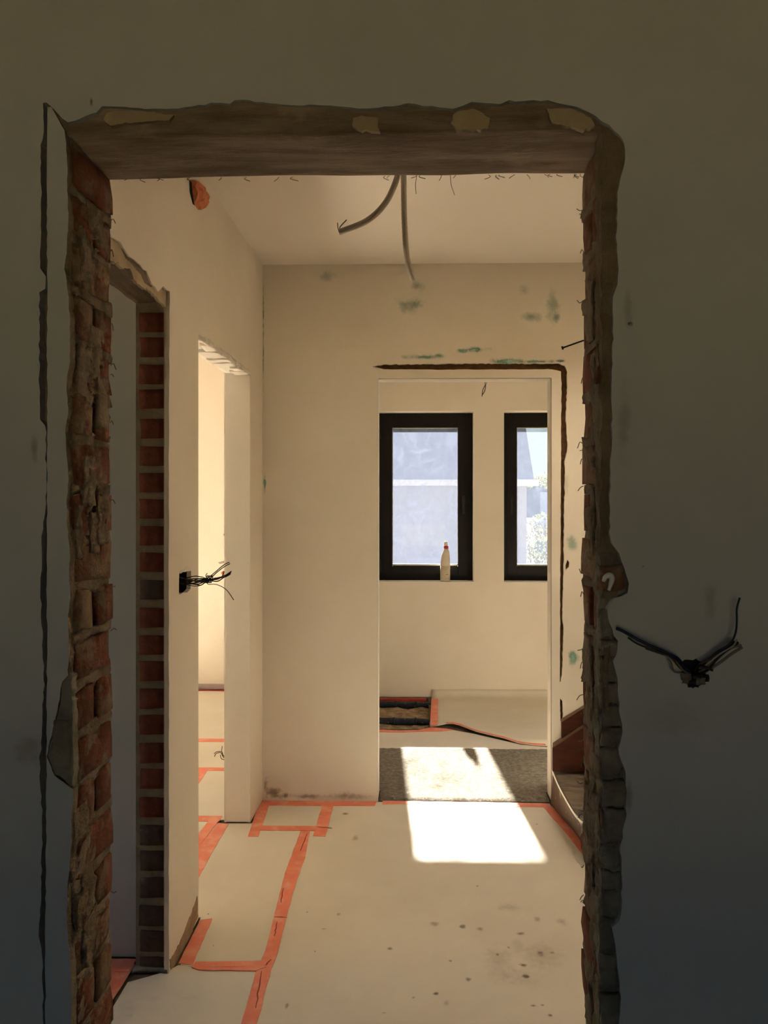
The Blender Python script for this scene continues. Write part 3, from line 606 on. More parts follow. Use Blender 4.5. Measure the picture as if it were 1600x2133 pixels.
# ------------------------------------------------------------------ outside wall with the two windows
w1 = [atY(785,1212,RY), atY(987,856,RY)]; W1 = (w1[0].x, w1[1].x, w1[0].z, w1[1].z)
w2 = [atY(1050,1212,RY)]; W2 = (w2[0].x, w2[0].x + (W1[1]-W1[0]), W1[2], W1[3])
def rect(a): return [(a[0],a[2]),(a[1],a[2]),(a[1],a[3]),(a[0],a[3])]
wr = prism('wall_back', [[(LB,-0.3),(1.9,-0.3),(1.9,CEIL),(LB,CEIL)], rect(W1), rect(W2)], 'y', RY, RY+0.30, M['plaster']); tag(wr, kind='structure')
def window(idx, Wd, glass, full_hw=True):
    x0, x1, z0, z1 = Wd
    root = empty('window_%d' % idx, ((x0+x1)/2, RY+0.14, z0)); tag(root, kind='structure')
    y0, y1 = RY+0.135, RY+0.205; a = 0.048; b = 0.112
    boxes('frame', [(x0-.004,x0+a,y0,y1,z0,z1),(x1-a,x1+.004,y0,y1,z0,z1),(x0+a,x1-a,y0,y1,z0,z0+a),(x0+a,x1-a,y0,y1,z1-a,z1)], M['frame'], root, 0.003)
    ys = y0-0.010
    sash = boxes('sash', [(x0+a-.012,x0+b,ys,y1-.01,z0+a-.012,z1-a+.012),(x1-b,x1-a+.012,ys,y1-.01,z0+a-.012,z1-a+.012),(x0+b,x1-b,ys,y1-.01,z0+a-.012,z0+b),(x0+b,x1-b,ys,y1-.01,z1-b,z1-a+.012)], M['frame'], root, 0.004)
    s = 0.009
    boxes('glazing_spacer', [(x0+b,x0+b+s*.45,ys+.012,ys+.024,z0+b,z1-b),(x1-b-s*.45,x1-b,ys+.012,ys+.024,z0+b,z1-b),(x0+b,x1-b,ys+.012,ys+.024,z0+b,z0+b+s*1.5),(x0+b,x1-b,ys+.012,ys+.024,z1-b-s*.6,z1-b)], M['spacer'], sash)
    mesh_obj('pane', [(x0+b-.004,ys+.018,z0+b-.004),(x1-b+.004,ys+.018,z0+b-.004),(x1-b+.004,ys+.018,z1-b+.004),(x0+b-.004,ys+.018,z1-b+.004)], [(0,1,2,3)], glass, sash)
    hz = (z0+z1)/2 - 0.02; hx = x1-0.072 if idx == 1 else x0+0.07
    boxes('handle', [(hx-.013,hx+.013,ys-.012,ys+.002,hz-.03,hz+.03),(hx-.009,hx+.009,ys-.034,ys-.010,hz-.115,hz+.012)], M['black'], sash, 0.004)
    for hzz in (z0+0.11, (z0+z1)/2, z1-0.15):
        tube('hinge', [(x0+.022 if idx == 1 else x1-.022, ys-.004, hzz-.045), (x0+.022 if idx == 1 else x1-.022, ys-.004, hzz+.045)], 0.009, M['frame'], root, 8, 0)
    return root
window(1, W1, M['glass_1']); window(2, W2, M['glass_2'])

# ------------------------------------------------------------------ the rest of the shell
o = prism('wall_right', [[(-3.7,-0.1),(6.2,-0.1),(6.2,CEIL),(-3.7,CEIL)]], 'x', 2.6, 2.75, M['plaster']); tag(o, kind='structure')
o = box('wall_stair', 1.7, 1.82, NB, RY, 0, CEIL, M['plaster']); tag(o, kind='structure')
o = prism('wall_front', [[(-2.6,0),(2.6,0),(2.6,CEIL),(-2.6,CEIL)], [(-0.95,0.6),(0.55,0.6),(0.55,2.25),(-0.95,2.25)]], 'y', -3.7, -3.55, M['plaster_near']); tag(o, kind='structure')  # opening added behind the camera, sized to light the near room
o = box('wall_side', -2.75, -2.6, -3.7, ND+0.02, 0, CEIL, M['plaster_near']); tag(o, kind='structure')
PY0, PY1 = 2.44, 2.56
o = box('wall_partition', -6.3, LB+0.0005, PY0, PY1, 0, CEIL, M['plaster_near']); tag(o, kind='structure')
o = prism('wall_room', [[(NB-.004,0),(PY0,0),(PY0,CEIL),(NB-.004,CEIL)], [(1.62,0.3),(2.36,0.3),(2.36,2.3),(1.62,2.3)]], 'x', -2.35, -2.2, M['plaster_near']); tag(o, kind='structure')  # unseen opening added to let cool sky light into the side room
GL = (-3.0, -2.25, 0.08, 2.42)  # unseen glazing added so sun and sky brighten this room and the corridor
o = prism('wall_bright', [[(-6.3,-0.3),(LB,-0.3),(LB,CEIL),(-6.3,CEIL)], rect(GL)], 'y', RY2, RY2+0.3, M['plaster']); tag(o, kind='structure')
o = box('wall_outer', -6.3, -6.15, PY1, RY2+0.3, -0.3, CEIL, M['plaster']); tag(o, kind='structure')
o = box('wall_divider', LB-0.10, LB-0.0, FB, RY2, 0, CEIL, M['plaster']); tag(o, kind='structure')
root = empty('window_3', (-2.75, RY2+0.15, 0.08)); tag(root, kind='structure')  # frame of the added glazing
gx = [GL[0], GL[0]+(GL[1]-GL[0])/3, GL[0]+2*(GL[1]-GL[0])/3, GL[1]]
boxes('frame', [(x-.04,x+.04,RY2+.12,RY2+.19,GL[2],GL[3]) for x in gx] + [(GL[0],GL[1],RY2+.12,RY2+.19,GL[2],GL[2]+.07),(GL[0],GL[1],RY2+.12,RY2+.19,GL[3]-.07,GL[3])], M['frame'], root)
o = box('baseboard_back', LB-1.2, LB-0.1, RY2-0.012, RY2, 0.004, 0.042, M['grey_skirt']); tag(o, kind='structure')

# ================================================================== FLOOR COVERING
def zp(px, py): p = atZ(px, py); return (p.x, p.y)
def sheet(label, pts, top=0.0, mat='sheet', name='cover_sheet'):
    o = prism(name, [pts], 'z', -0.005, top, M[mat]); tag(o, label, 'floor sheet', 'boards covering the floor'); return o
seam = [zp(638,1724), zp(620,1790), zp(597,1864), zp(584,1911), zp(566,1986), zp(549,2014)]
seam_lo = [zp(549,2014), zp(520,2133), zp(470,2320)]
g = 0.0012
A = [(x+g, y) for x, y in seam] + [(x+g, y) for x, y in seam_lo[1:]] + [(seam_lo[-1][0]+0.05, 1.38), (JR+0.1, 1.38), (JR+0.1, 1.56), (1.2,1.56), (1.2, 2.9), (0.78, 2.92), (0.71, 3.18), (0.68,3.32), (0.655,3.45), (0.635,3.58), (0.615,3.735), (zp(684,1676)[0]+g, 3.735), (zp(662,1726)[0]+g, zp(662,1726)[1])]
big_sheet = sheet('large cream floor board right of the long red seam, with the sun patch', A)
for (u, v, ru, rv, st) in floor_spots:
    ru *= 1.2; rv *= 1.2; smear('dirt_mark', [(u-ru,v-rv,.0005),(u+ru,v-rv,.0005),(u+ru,v+rv,.0005),(u-ru,v+rv,.0005)], st, M['grime'], big_sheet)
C = [zp(553,1726), zp(662,1726), (zp(684,1676)[0], 3.735), (zp(553,1676)[0], 3.735)]
C = [(zp(532,1728)[0], zp(532,1728)[1]+.002), (zp(660,1728)[0], zp(660,1728)[1]+.002), (zp(684,1676)[0]-g, 3.735), (LX+0.012, 3.735)]
sheet('small square cream floor board framed by red tape in the corridor corner', C)
B1 = [(zp(532,1728)[0], zp(532,1728)[1]-.002)] + [(x-g, y) for x, y in seam] + [(zp(405,2014)[0], zp(405,2014)[1]+.002), (LX+0.022, zp(372,2012)[1]), (LX+0.006, D2a+.008), (-0.955, D2a+.012), (-0.955, D2b-.012), (LX+0.008, D2b-.008), (LX+0.008, D2b+.05)]
sheet('cream floor board between the bright doorway and the long red seam', B1)
B2 = [(x-g, y) for x, y in seam_lo] + [(-0.60, 1.56), (-0.905, 1.56), zp(228,2110), zp(266,2046), zp(310,2034), zp(350,2022), zp(372,2010), (zp(405,2014)[0], zp(405,2014)[1]-.002)]
sheet('cream floor board at the foot of the brick pier, below the cross tape', B2)
sheet('dim floor board inside the dark side room behind the brick pier', [(-2.19,1.56),(-1.01,1.56),(-1.01,2.425),(-2.19,2.425)])
def ylev(py): return zp(440, py)[1]
ya, yb, yc = ylev(1702), ylev(1603), ylev(1542)
sheet('bright floor board just inside the lit doorway, nearest strip', [(-6.1,PY1+.01),(-0.96,PY1+.01),(-0.96,D2b+.03),(-0.91,D2b+.03),(-0.91,ya-.001),(-6.1,ya-.001)], mat='sheet_bright')
sheet('bright floor board in the lit room between first and second cross tapes', [(-6.1,ya+.001),(-0.91,ya+.001),(-0.91,FB-.01),(-1.0,FB-.01),(-1.0,yb-.001),(-6.1,yb-.001)], mat='sheet_bright')
sheet('bright floor board in the lit room between second and third cross tapes', [(-6.1,yb+.001),(-1.0,yb+.001),(-1.0,yc-.001),(-6.1,yc-.001)], mat='sheet_bright')
sheet('bright floor board in the lit room reaching the skirting', [(-6.1,yc+.001),(-1.0,yc+.001),(-1.0,RY2-.015),(-6.1,RY2-.015)], mat='sheet_bright')
# small room: front sheet, buckled rear sheet
MATY = zp(950,1560)[1]
sheet('pale floor board between the grey mat and the pipe trench', [(LB+0.02,MATY+.004),(1.6,MATY+.004),(1.6,zp(1138,1556)[1]),zp(1138,1556),zp(1085,1551),zp(1020,1536),zp(985,1528),zp(940,1520),zp(905,1520),zp(870,1522),zp(830,1523),zp(787,1522),(LB+0.02,zp(787,1522)[1])], mat='sheet_bright')
fr = [(896,1514),(912,1512),(930,1508),(945,1508),(960,1512),(976,1518),(992,1524),(1020,1531),(1050,1538),(1080,1548),(1110,1552),(1138,1554)]
lift = [.004,.010,.018,.022,.022,.020,.017,.014,.011,.006,.003,.002]
fr3 = []
for (px, py), l in zip(fr, lift):
    fr3.append(atZ(px, py, l))
fr3.append(Vector((1.6, fr3[-1].y-0.02, 0.002)))
V, Fc = [], []; nv = 12
left_back = atY(899, 1446, RY-0.006)
for i, p in enumerate(fr3):
    bx = max(p.x, atZ(899,1490).x) if i else left_back.x
    bx = left_back.x + (1.6-left_back.x)*(p.x-fr3[0].x)/(1.6-fr3[0].x)
    for j in range(nv+1):
        t = j/nv
        if t < 0.72:
            s = t/0.72; y = p.y + (RY-0.045-p.y)*s; z = p.z*(1-s)**2 + 0.002 + 0.004*noise.noise((p.x*5, y*5, 1))*s
            x = p.x + (bx-p.x)*s
        else:
            s = (t-0.72)/0.28; a = s*math.pi/2; y = RY-0.045 + 0.04*math.sin(a); z = 0.004 + 0.05*(1-math.cos(a)); x = bx
        V.append((x, y, z))
n1 = nv+1
for i in range(len(fr3)-1):
    for j in range(nv): a = i*n1+j; Fc.append((a, a+n1, a+n1+1, a+1))
o = mesh_obj('cover_sheet', V, Fc, M['sheet'], None, True, False)
md = o.modifiers.new('thickness', 'SOLIDIFY'); md.thickness = 0.003
tag(o, 'buckled floor board beside the pipe trench, curling up the back wall', 'floor sheet', 'boards covering the floor')
# coir mat in the far doorway
mx0, mx1, my0, my1 = -0.75, 1.2, FY+0.022, MATY
me_v, me_f = [], []; nx_, ny_ = 120, 56
def matz(i, j):
    return 0.006 + 0.0022*noise.noise((i*0.9, j*0.9, 0)) + 0.0016*noise.noise((i*2.1, j*1.7, 4))
for j in range(ny_+1):
    for i in range(nx_+1):
        me_v.append((mx0+(mx1-mx0)*i/nx_, my0+(my1-my0)*j/ny_, matz(i, j) if 0 < i < nx_ and 0 < j < ny_ else -0.004))
for j in range(ny_):
    for i in range(nx_): a = j*(nx_+1)+i; me_f.append((a, a+1, a+nx_+2, a+nx_+1))
for v in range(len(me_v)):
    x, y, z = me_v[v]
    if x > DRx-0.006 and y < FB+0.012: me_v[v] = (DRx-0.006, y, z)
    if x < DLx+0.006 and y < FB+0.012: me_v[v] = (DLx+0.006, y, z)
o = mesh_obj('door_mat', me_v, me_f, M['mat'], None, True, False); tag(o, 'coarse grey coir mat lying in the far doorway under the sun', 'mat')

# red tape strips (thin, pressed onto the boards)
rt = random.Random(77)
def tape(label, px, mat='tape', z=0.0012, world=None, wrinkle=True):
    pts = [zp(*p) for p in px] if world is None else world
    pts = ragged(pts, 0.03, 0.0014, rt.randrange(9999), True)
    o = prism('tape_strip', [pts], 'z', 0.0, z, M[mat]); tag(o, label, 'tape', 'red tape on the floor boards'); return o
t1 = tape('upper length of red tape on the long corridor seam', [(626,1731),(646,1731),(636,1786),(624,1820),(609,1864),(597,1912),(570,1912),(582,1864),(594,1820),(606,1786)], z=0.0016)
t2 = tape('lower length of red tape on the long corridor seam, running out of frame', [(571,1909),(598,1909),(578,1986),(565,2020),(536,2133),(480,2340),(430,2340),(503,2133),(534,2020),(551,1986)], z=0.0024)
t3 = tape('dark red cross tape meeting the long seam near the brick pier', [(400,2016),(407,2005),(480,2004),(548,2003),(556,2016),(532,2024),(470,2023),(414,2022)], z=0.0036)
t4 = tape('short red tape strip beside the plaster foot of the brick pier', [(417,1917),(443,1913),(401,2010),(372,2007)])
t5 = tape('red tape on the left edge of the small square board', [(541,1671),(563,1671),(538,1743),(516,1743)], z=0.0022)
t6 = tape('red tape on the right edge of the small square board', [(672,1676),(695,1676),(678,1743),(652,1742)], z=0.0022)
t7 = tape('red cross tape on the front edge of the small square board', [(534,1721),(663,1722),(658,1731),(532,1730)], z=0.0030)
yw = FY-0.003
t8 = tape('red tape along the foot of the corridor far wall', None, world=[(zp(541,1680)[0],yw),(zp(541,1680)[0],zp(600,1679)[1]),(DLx-.01,zp(780,1679)[1]),(DLx-.006,yw)], z=0.0014)
t9 = tape('faded red tape across the threshold of the far doorway', [(797,1668),(900,1670),(1000,1671),(1145,1674),(1138,1682),(1000,1679),(900,1677),(840,1675),(797,1676)], z=0.0012)
t10 = tape('red tape along the curved wooden step', [(1130,1679),(1150,1680),(1168,1702),(1195,1731),(1212,1754),(1260,1830),(1248,1840),(1210,1775),(1180,1738)], z=0.0016)
tape('dull red tape in the dark side room doorway, along the threshold', None, world=[(-1.02,1.7),(-0.905,1.7),(-0.905,2.40),(-1.02,2.40)], z=0.0014)
tape('dull red tape along the foot of the dark side room wall', None, world=[(-1.6,2.36),(-0.91,2.36),(-0.91,2.425),(-1.6,2.425)], z=0.0022)
tape('wide red tape crossing the lit doorway threshold', None, world=[(-0.975,2.69),(-0.862,2.69),(-0.872,3.10),(-0.878,D2b-.02),(-0.925,D2b-.01),(-0.968,3.0)], z=0.0016)
tape('narrow bright red tape beside the wide one in the lit doorway', None, world=[(-1.03,2.69),(-0.978,2.69),(-0.930,D2b+.02),(-0.975,D2b+.04)], z=0.0024)
tape('first thin red cross tape on the lit room floor', None, world=[(-2.6,ya-.045),(-0.93,ya-.05),(-0.93,ya+.01),(-2.6,ya+.02)], z=0.0020)
tape('second thin red cross tape on the lit room floor', None, world=[(-2.6,yb-.03),(-1.0,yb-.02),(-1.0,yb+.03),(-2.6,yb+.03)], z=0.0014)
tape('slanting red tape corner against the second cross tape', [(400,1606),(432,1606),(404,1648),(380,1690),(366,1690)], z=0.0022)
tape('third thin red cross tape on the lit room floor', None, world=[(-2.6,yc-.03),(-1.0,yc-.035),(-1.0,yc+.03),(-2.6,yc+.03)], z=0.0014)
tape('brownish red tape along the skirting of the lit room', None, world=[(-2.1,RY2-.06),(-1.0,RY2-.06),(-1.0,RY2-.014),(-2.1,RY2-.014)], z=0.0014, mat='tape_dark')
tape('torn red tape along the front edge of the pipe trench', [(770,1519),(830,1522),(870,1521),(900,1515),(930,1518),(945,1521),(920,1524),(890,1524),(840,1526),(770,1525)], z=0.0016)
# tape on the buckled sheet's left edge and along its lifted front
V, Fc = [], []
for k in range(9):
    t = k/8; py = 1512-66*t; a = atZ(896+3*t, py, 0.012-.008*t) if k < 7 else atY(899, 1460-7*(k-6), RY-0.012); b = Vector((a.x+0.050, a.y, a.z)); V += [a, b]
for k in range(8): Fc.append((2*k, 2*k+1, 2*k+3, 2*k+2))
o = mesh_obj('tape_strip', V, Fc, M['tape'], None, False, False); md = o.modifiers.new('t', 'SOLIDIFY'); md.thickness = 0.0012; md.offset = 1
for v in o.data.vertices: v.co.z += 0.0045
tag(o, 'red tape edging the buckled board beside the black pipes', 'tape', 'red tape on the floor boards')
V, Fc = [], []
for i, p in enumerate(fr3[2:-1]):
    wd = 0.022*(0.4+abs(noise.noise((i*.7, 2, 3)))) ; V += [p+Vector((0,-.001,.0035)), p+Vector((0,wd+.02,.0032))]
for k in range(len(fr3)-4): Fc.append((2*k, 2*k+1, 2*k+3, 2*k+2))
o = mesh_obj('tape_strip', V, Fc, M['tape'], None, False, False); md = o.modifiers.new('t', 'SOLIDIFY'); md.thickness = 0.001; md.offset = 1
tag(o, 'peeling red tape along the lifted wavy edge of the buckled board', 'tape', 'red tape on the floor boards')
# folds standing up along the seam tapes
def fold(parent, a, b, h=0.004, seed=0):
    P = []
    for i in range(9):
        t = i/8; p = atZ(a[0]+(b[0]-a[0])*t, a[1]+(b[1]-a[1])*t, 0.002); P.append(p + Vector((0.003*noise.noise((i*.9, seed, 0)), 0, 0)))
    return tube('tape_fold', P, lambda t, i: 0.0022*(0.5+0.5*math.sin(t*math.pi)), M['tape_dark'], parent, 5, 2)
fold(t1, (640,1736), (626,1772), seed=1); fold(t1, (571,1910), (597,1911), seed=2); fold(t1, (590,1850), (585,1880), seed=3)
fold(t2, (577,1920), (572,1950), seed=4); fold(t2, (565,1998), (548,2016), seed=5); fold(t2, (545,2022), (533,2100), seed=6)
fold(t3, (402,2016), (545,2014), seed=7)
fold(t6, (655,1722), (692,1725), seed=8)

# ================================================================== THINGS
# two conduits hanging from the corridor ceiling
def conduit(label, px, Y, r, wires):
    P = [Vector((atY(px[0][0], 0, Y).x, Y, CEIL-0.001))] + [atY(x, y, Y+dy) for x, y, dy in px[1:]]
    root = empty('flexible_conduit', P[0]); tag(root, label, 'conduit', 'conduits hanging from the corridor ceiling')
    sp = smooth_pts(P, 16); tube('hose', sp, lambda t, i: r*(1.0+0.05*(i % 2)), M['conduit'], root, 10, 0)
    for wpx in wires: tube('wire', [sp[-3]] + [atY(x, y, Y+px[-1][2]) for x, y in wpx], 0.0016, M['wire_brown'], root, 6)
conduit('grey conduit curving left from the ceiling with bare wire ends', [(842,255),(836,320,0),(826,374,0.0),(802,424,0.02),(764,460,0.03),(706,484,0.04)], 2.45, 0.0095, [[(705,478),(703,464)],[(708,474),(722,458)]])
conduit('grey conduit hanging straight down from the ceiling, end cut open', [(838,255),(839,320,0),(841,376,0.0),(842,450,0.02),(846,520,0.04),(851,552,.06),(861,583,0.10)], 2.50, 0.0095, [])

# wire bundle on the corridor left wall
wb = empty('cable_bundle', (LX, 2.53, 1.19)); tag(wb, 'tied bundle of dark wires jutting from the corridor left wall', 'cables')
boxes('wall_box', [(LX-.070,LX-.062,2.472,2.603,1.137,1.248),(LX-.07,LX-.016,2.468,2.475,1.137,1.248),(LX-.07,LX-.016,2.600,2.607,1.137,1.248),(LX-.07,LX-.016,2.472,2.603,1.130,1.140),(LX-.07,LX-.016,2.472,2.603,1.245,1.252)], M['dark_hole'], wb)
YB = 2.52
def wpt(px, py, dy=0.0): return atY(px, py, YB+dy)
st = Vector((LX-0.05, 2.54, 1.20))
lines = [([(400,1201),(420,1202),(432,1204),(448,1192),(466,1177),(478,1171)], 'wire_dark', .0016), ([(402,1206),(424,1205),(436,1206),(452,1192),(468,1180),(479,1174)], 'wire_dark', .0016),
    ([(396,1210),(415,1209),(436,1207),(456,1203),(470,1198),(482,1190)], 'wire_dark', .0019), ([(396,1214),(412,1217),(430,1210),(450,1205),(468,1202),(480,1196)], 'wire_blue', .0019),
    ([(398,1216),(418,1219),(428,1212),(440,1209),(455,1206),(463,1200),(467,1190)], 'wire_brown', .0016), ([(395,1212),(412,1206),(432,1208),(452,1211),(466,1203),(481,1193)], 'wire_dark', .0018),
    ([(394,1219),(416,1220),(429,1213),(434,1217),(448,1217),(462,1222),(474,1231),(487,1250)], 'wire_dark', .0014), ([(396,1208),(420,1212),(437,1209),(450,1204)], 'wire_grey', .0030), ([(392,1216),(412,1213),(434,1208),(446,1206)], 'wire_grey', .0030)]
for k, (px, mt, r) in enumerate(lines):
    tube('wire', [st + Vector((0, 0.02*((k % 3)-1), 0.008*((k % 4)-1.5)))] + [wpt(x, y, 0.006*((k % 3)-1)) for x, y in px], r, M[mt], wb, 6)
for k in range(4):
    c = wpt(431+3.2*k, 1206.5, 0); P = [c + Vector((0.002*math.sin(a), 0.011*math.cos(a), 0.012*math.sin(a))) for a in [i*math.pi/5 for i in range(11)]]
    tube('tie', P, 0.0016, M['wire_dark'], wb, 5, 2)
tube('tie', [wpt(430,1203), wpt(429,1198), wpt(432,1194)], 0.0014, M['wire_dark'], wb, 5, 3)
# wires on the near wall at the right
nb = empty('cable_bundle', (atY(1446,1400,ND).x, ND, atY(1446,1400,ND).z)); tag(nb, 'splayed grey and dark wires coming out of a hole in the near wall', 'cables')
hc = atY(1446, 1402, ND)
mesh_obj('wall_box', [hc+Vector((0.034*math.cos(a)*s, d, 0.036*math.sin(a)*s)) for s, d in ((1.0, 0.004), (0.92, 0.0195)) for a in [i*math.pi/7 for i in range(14)]] + [hc+Vector((0,0.0196,0))],
    [(i, (i+1) % 14, 14+(i+1) % 14, 14+i) for i in range(14)] + [(14+i, 14+(i+1) % 14, 28) for i in range(14)], M['dark_hole'], nb)
def nw(px, py, d): return atY(px, py, ND-d)
nl = [([(1440,1398,0),(1426,1390,.02),(1412,1372,.03),(1385,1358,.035),(1340,1338,.03),(1300,1316,.022),(1284,1309,.02)], 'wire_blue', .0030),
    ([(1438,1402,0),(1420,1388,.02),(1400,1366,.03),(1365,1355,.03),(1330,1342,.025),(1308,1328,.02)], 'wire_dark', .0018),
    ([(1440,1404,0),(1424,1396,.02),(1404,1374,.028),(1372,1352,.03),(1344,1338,.03)], 'wire_grey', .0022), ([(1436,1400,0),(1418,1392,.02),(1398,1368,.03),(1380,1362,.03),(1345,1350,.03)], 'wire_brown', .0022),
    ([(1436,1406,0),(1418,1402,.015),(1404,1398,.02),(1398,1380,.022),(1392,1372,.02)], 'wire_grey', .0018),
    ([(1452,1396,0),(1470,1380,.02),(1494,1358,.03),(1520,1342,.035),(1532,1320,.035),(1535,1295,.03),(1535,1268,.03),(1541,1245,.028)], 'wire_blue', .0022),
    ([(1454,1400,0),(1474,1388,.02),(1498,1366,.03),(1522,1350,.035),(1544,1344,.035)], 'wire_grey', .0032), ([(1456,1404,0),(1476,1394,.02),(1492,1374,.03),(1512,1356,.035),(1538,1338,.035)], 'wire_dark', .0030),
    ([(1452,1394,0),(1472,1384,.025),(1500,1362,.035),(1526,1346,.04),(1536,1332,.04)], 'wire_white', .0018), ([(1456,1398,0),(1480,1392,.02),(1500,1380,.03),(1524,1362,.035),(1546,1348,.035)], 'wire_grey', .0028),
    ([(1446,1396,0),(1460,1382,.02),(1478,1374,.03),(1500,1360,.03),(1530,1336,.03)], 'wire_brown', .0026), ([(1444,1398,0),(1456,1388,.02),(1470,1390,.03),(1484,1396,.025)], 'wire_dark', .0030)]
for px, mt, r in nl:
    P = [nw(x, y, d if d else -0.012) for x, y, d in px]; tube('wire', P, r*0.85, M[mt], nb, 6)
for k, (x, y) in enumerate([(1432,1416),(1444,1424),(1458,1418),(1466,1412),(1428,1408),(1450,1412)]):
    p = nw(x, y, 0.002); rough_block('broken_box_edge', p.x-.008, p.x+.008, p.y-.004, p.y+.01, p.z-.006, p.z+.006, 0.006, 0.003, 60, M['black'] if k % 2 else M['mortar_grey'], nb, 200+k)
# small wires on the back of the corridor wall, in the bright room
def small_wires(label, pts_list, Y, mat='wire_brown'):
    p0 = atY(472, pts_list[0][0][1], Y); root = empty('loose_wires', p0); tag(root, label, 'cables', 'small wires in the lit doorway')
    for pl in pts_list: tube('wire', [Vector((LB-0.006, Y, atY(470, pl[0][1], Y).z))] + [atY(x, y, Y) for x, y in pl], 0.0017, M[mat], root, 6)
small_wires('loose wires with split ends low at the lit doorway jamb', [[(466,1578),(460,1568),(450,1570),(447,1576)],[(466,1574),(462,1566),(452,1566),(446,1570)],[(467,1576),(462,1566),(463,1554)],[(466,1582),(461,1580),(459,1572)]], 3.56)
small_wires('two short wires bent upwards high at the lit doorway jamb', [[(471,1126),(468,1118),(466,1112)],[(472,1118),(470,1112),(468,1110)]], 3.56)
small_wires('short pale wires just above the tied bundle', [[(471,1168),(464,1170),(455,1172)],[(471,1169),(465,1172),(457,1174)]], 3.56, 'wire_grey')
Y_ = 3.53; tg = [atY(460,1193,Y_), atY(465,1189,Y_), atY(474,1206,Y_), atY(474,1212,Y_)]
o = prism('tape_scrap', [[(p.x, p.z) for p in tg]], 'y', Y_, Y_+0.0015, M['tape']); tag(o, 'small red scrap of tape stuck at the jamb behind the tied wires', 'tape')
# cable end in the small room
root = empty('hanging_cable', (atY(1012,795,4.9).x, 4.9, CEIL)); tag(root, 'cable hanging from the small room ceiling with two bare ends', 'cable')
tube('sheath', [Vector((atY(1012,795,4.9).x, 4.9, CEIL-.001)), atY(1013,770,4.9), atY(1012,800,4.9)], 0.0085, M['conduit'], root, 8)
tube('wire', [atY(1012,800,4.9), atY(1006,812,4.9), atY(1004,826,4.9)], 0.0028, M['wire_brown'], root, 6); tube('wire', [atY(1012,800,4.9), atY(1010,814,4.9), atY(1005,822,4.9)], 0.0028, M['wire_brown'], root, 6)

# orange foam plug high on the corridor wall
fp = [atX(x, y, LX) for x, y in ((398,374),(408,384),(416,398),(426,402),(430,416),(424,430),(412,437),(404,424),(400,400))]
cen = sum(fp, Vector())/len(fp)
V, Fc = [], []; rings = [(1.0, 0.0), (0.95, 0.012), (0.62, 0.024), (0.2, 0.027)]
for s, d in rings:
    for q in range(len(fp)*2):
        a = fp[q//2]; b = fp[(q//2+1) % len(fp)]; p = a.lerp(b, 0.5*(q % 2)); v = cen + (p-cen)*s; v = v + Vector((d, 0, 0)) + noise.noise_vector(v*55)*0.014*(d > 0); V.append(v)
m_ = len(fp)*2
for r_ in range(3):
    for q in range(m_): Fc.append((r_*m_+q, r_*m_+(q+1) % m_, (r_+1)*m_+(q+1) % m_, (r_+1)*m_+q))
Fc.append(tuple(range(3*m_, 4*m_)))
pl = empty('foam_plug', cen); tag(pl, 'lumpy orange foam plug stuck high on the corridor left wall', 'foam')
mesh_obj('foam', V, Fc, M['orange'], pl, False)
prism('painted_gap', [[(p.y, p.z) for p in (atX(394,374,LX), atX(399,380,LX), atX(401,402,LX), atX(405,428,LX), atX(401,424,LX), atX(395,400,LX))]], 'x', LX-0.001, LX+0.0012, M['dark_hole'], pl)  # flat dark patch; the shade of the gap is put in as colour

# nail in the right jamb
nl_ = empty('nail', (JR, NB-0.02, 1.77)); tag(nl_, 'bent black nail sticking out of the brick jamb', 'nail')
a, b = atY(1216, 709, NB-0.02), atY(1171, 725, NB-0.02)
tube('shank', [a, b], 0.0017, M['rust'], nl_, 8, 0); d = (a-b).normalized(); tube('head', [b-d*0.0005, b+d*0.002], 0.0036, M['rust'], nl_, 10, 0)
# white plastic hook in the broken edge
P = [nw(x, y, 0.004) for x, y in ((1257,1212),(1262,1202),(1271,1198),(1275,1206),(1272,1218),(1268,1230))]
hk = tube('plastic_hook', P, lambda t, i: 0.0032+0.0022*math.sin(math.pi*min(1, t*1.1)), M['white'], None, 8, 5); tag(hk, 'small white plastic hook stuck in the broken wall edge', 'hook')

# bottle on the sill
bp = atY(927.5, 1212, RY+0.045); bz = W1[2]; HT = 0.305; k = (RY+0.045)/FPX
bt = empty('bottle', (bp.x, RY+0.05, bz)); tag(bt, 'milky plastic bottle with red collar standing on the window sill', 'bottle')
def section(name, prof, mat, parent, seg=20):
    V, Fc = [], []
    for (z, rx, ry, ox) in prof:
        for s in range(seg):
            a = 2*math.pi*s/seg; V.append((bp.x+ox+rx*math.cos(a), RY+0.05+ry*math.sin(a), bz+z))
    for i in range(len(prof)-1):
        for s in range(seg): Fc.append((i*seg+s, i*seg+(s+1) % seg, (i+1)*seg+(s+1) % seg, (i+1)*seg+s))
    Fc.append(tuple(range(seg))); Fc.append(tuple(range((len(prof)-1)*seg, len(prof)*seg)))
    return mesh_obj(name, V, Fc, mat, parent, True)
section('body', [(0.001,.034,.026,0),(0.004,.037,.029,0),(0.06,.037,.029,0),(0.12,.0365,.029,0.0005),(0.165,.0350,.028,0.0015),(0.20,.0305,.025,0.004),(0.222,.0245,.021,0.0075),(0.240,.018,.017,0.0085),(0.252,.015,.015,0.007)], M['bottle'], bt)
section('collar', [(0.250,.0165,.0165,.007),(0.252,.018,.018,.007),(0.268,.018,.018,.007),(0.270,.016,.016,.007)], M['red'], bt)
section('nozzle', [(0.269,.013,.013,.006),(0.280,.014,.014,.005),(0.296,.0125,.0125,.005),(0.304,.009,.009,.005)], M['nozzle'], bt)
bd = bpy.data.objects[[c.name for c in bt.children if c.name.startswith('body')][0]]
lb = section('label', [(0.018,.0376,.0296,0),(0.118,.0374,.0296,0.0003)], M['label'], bd)
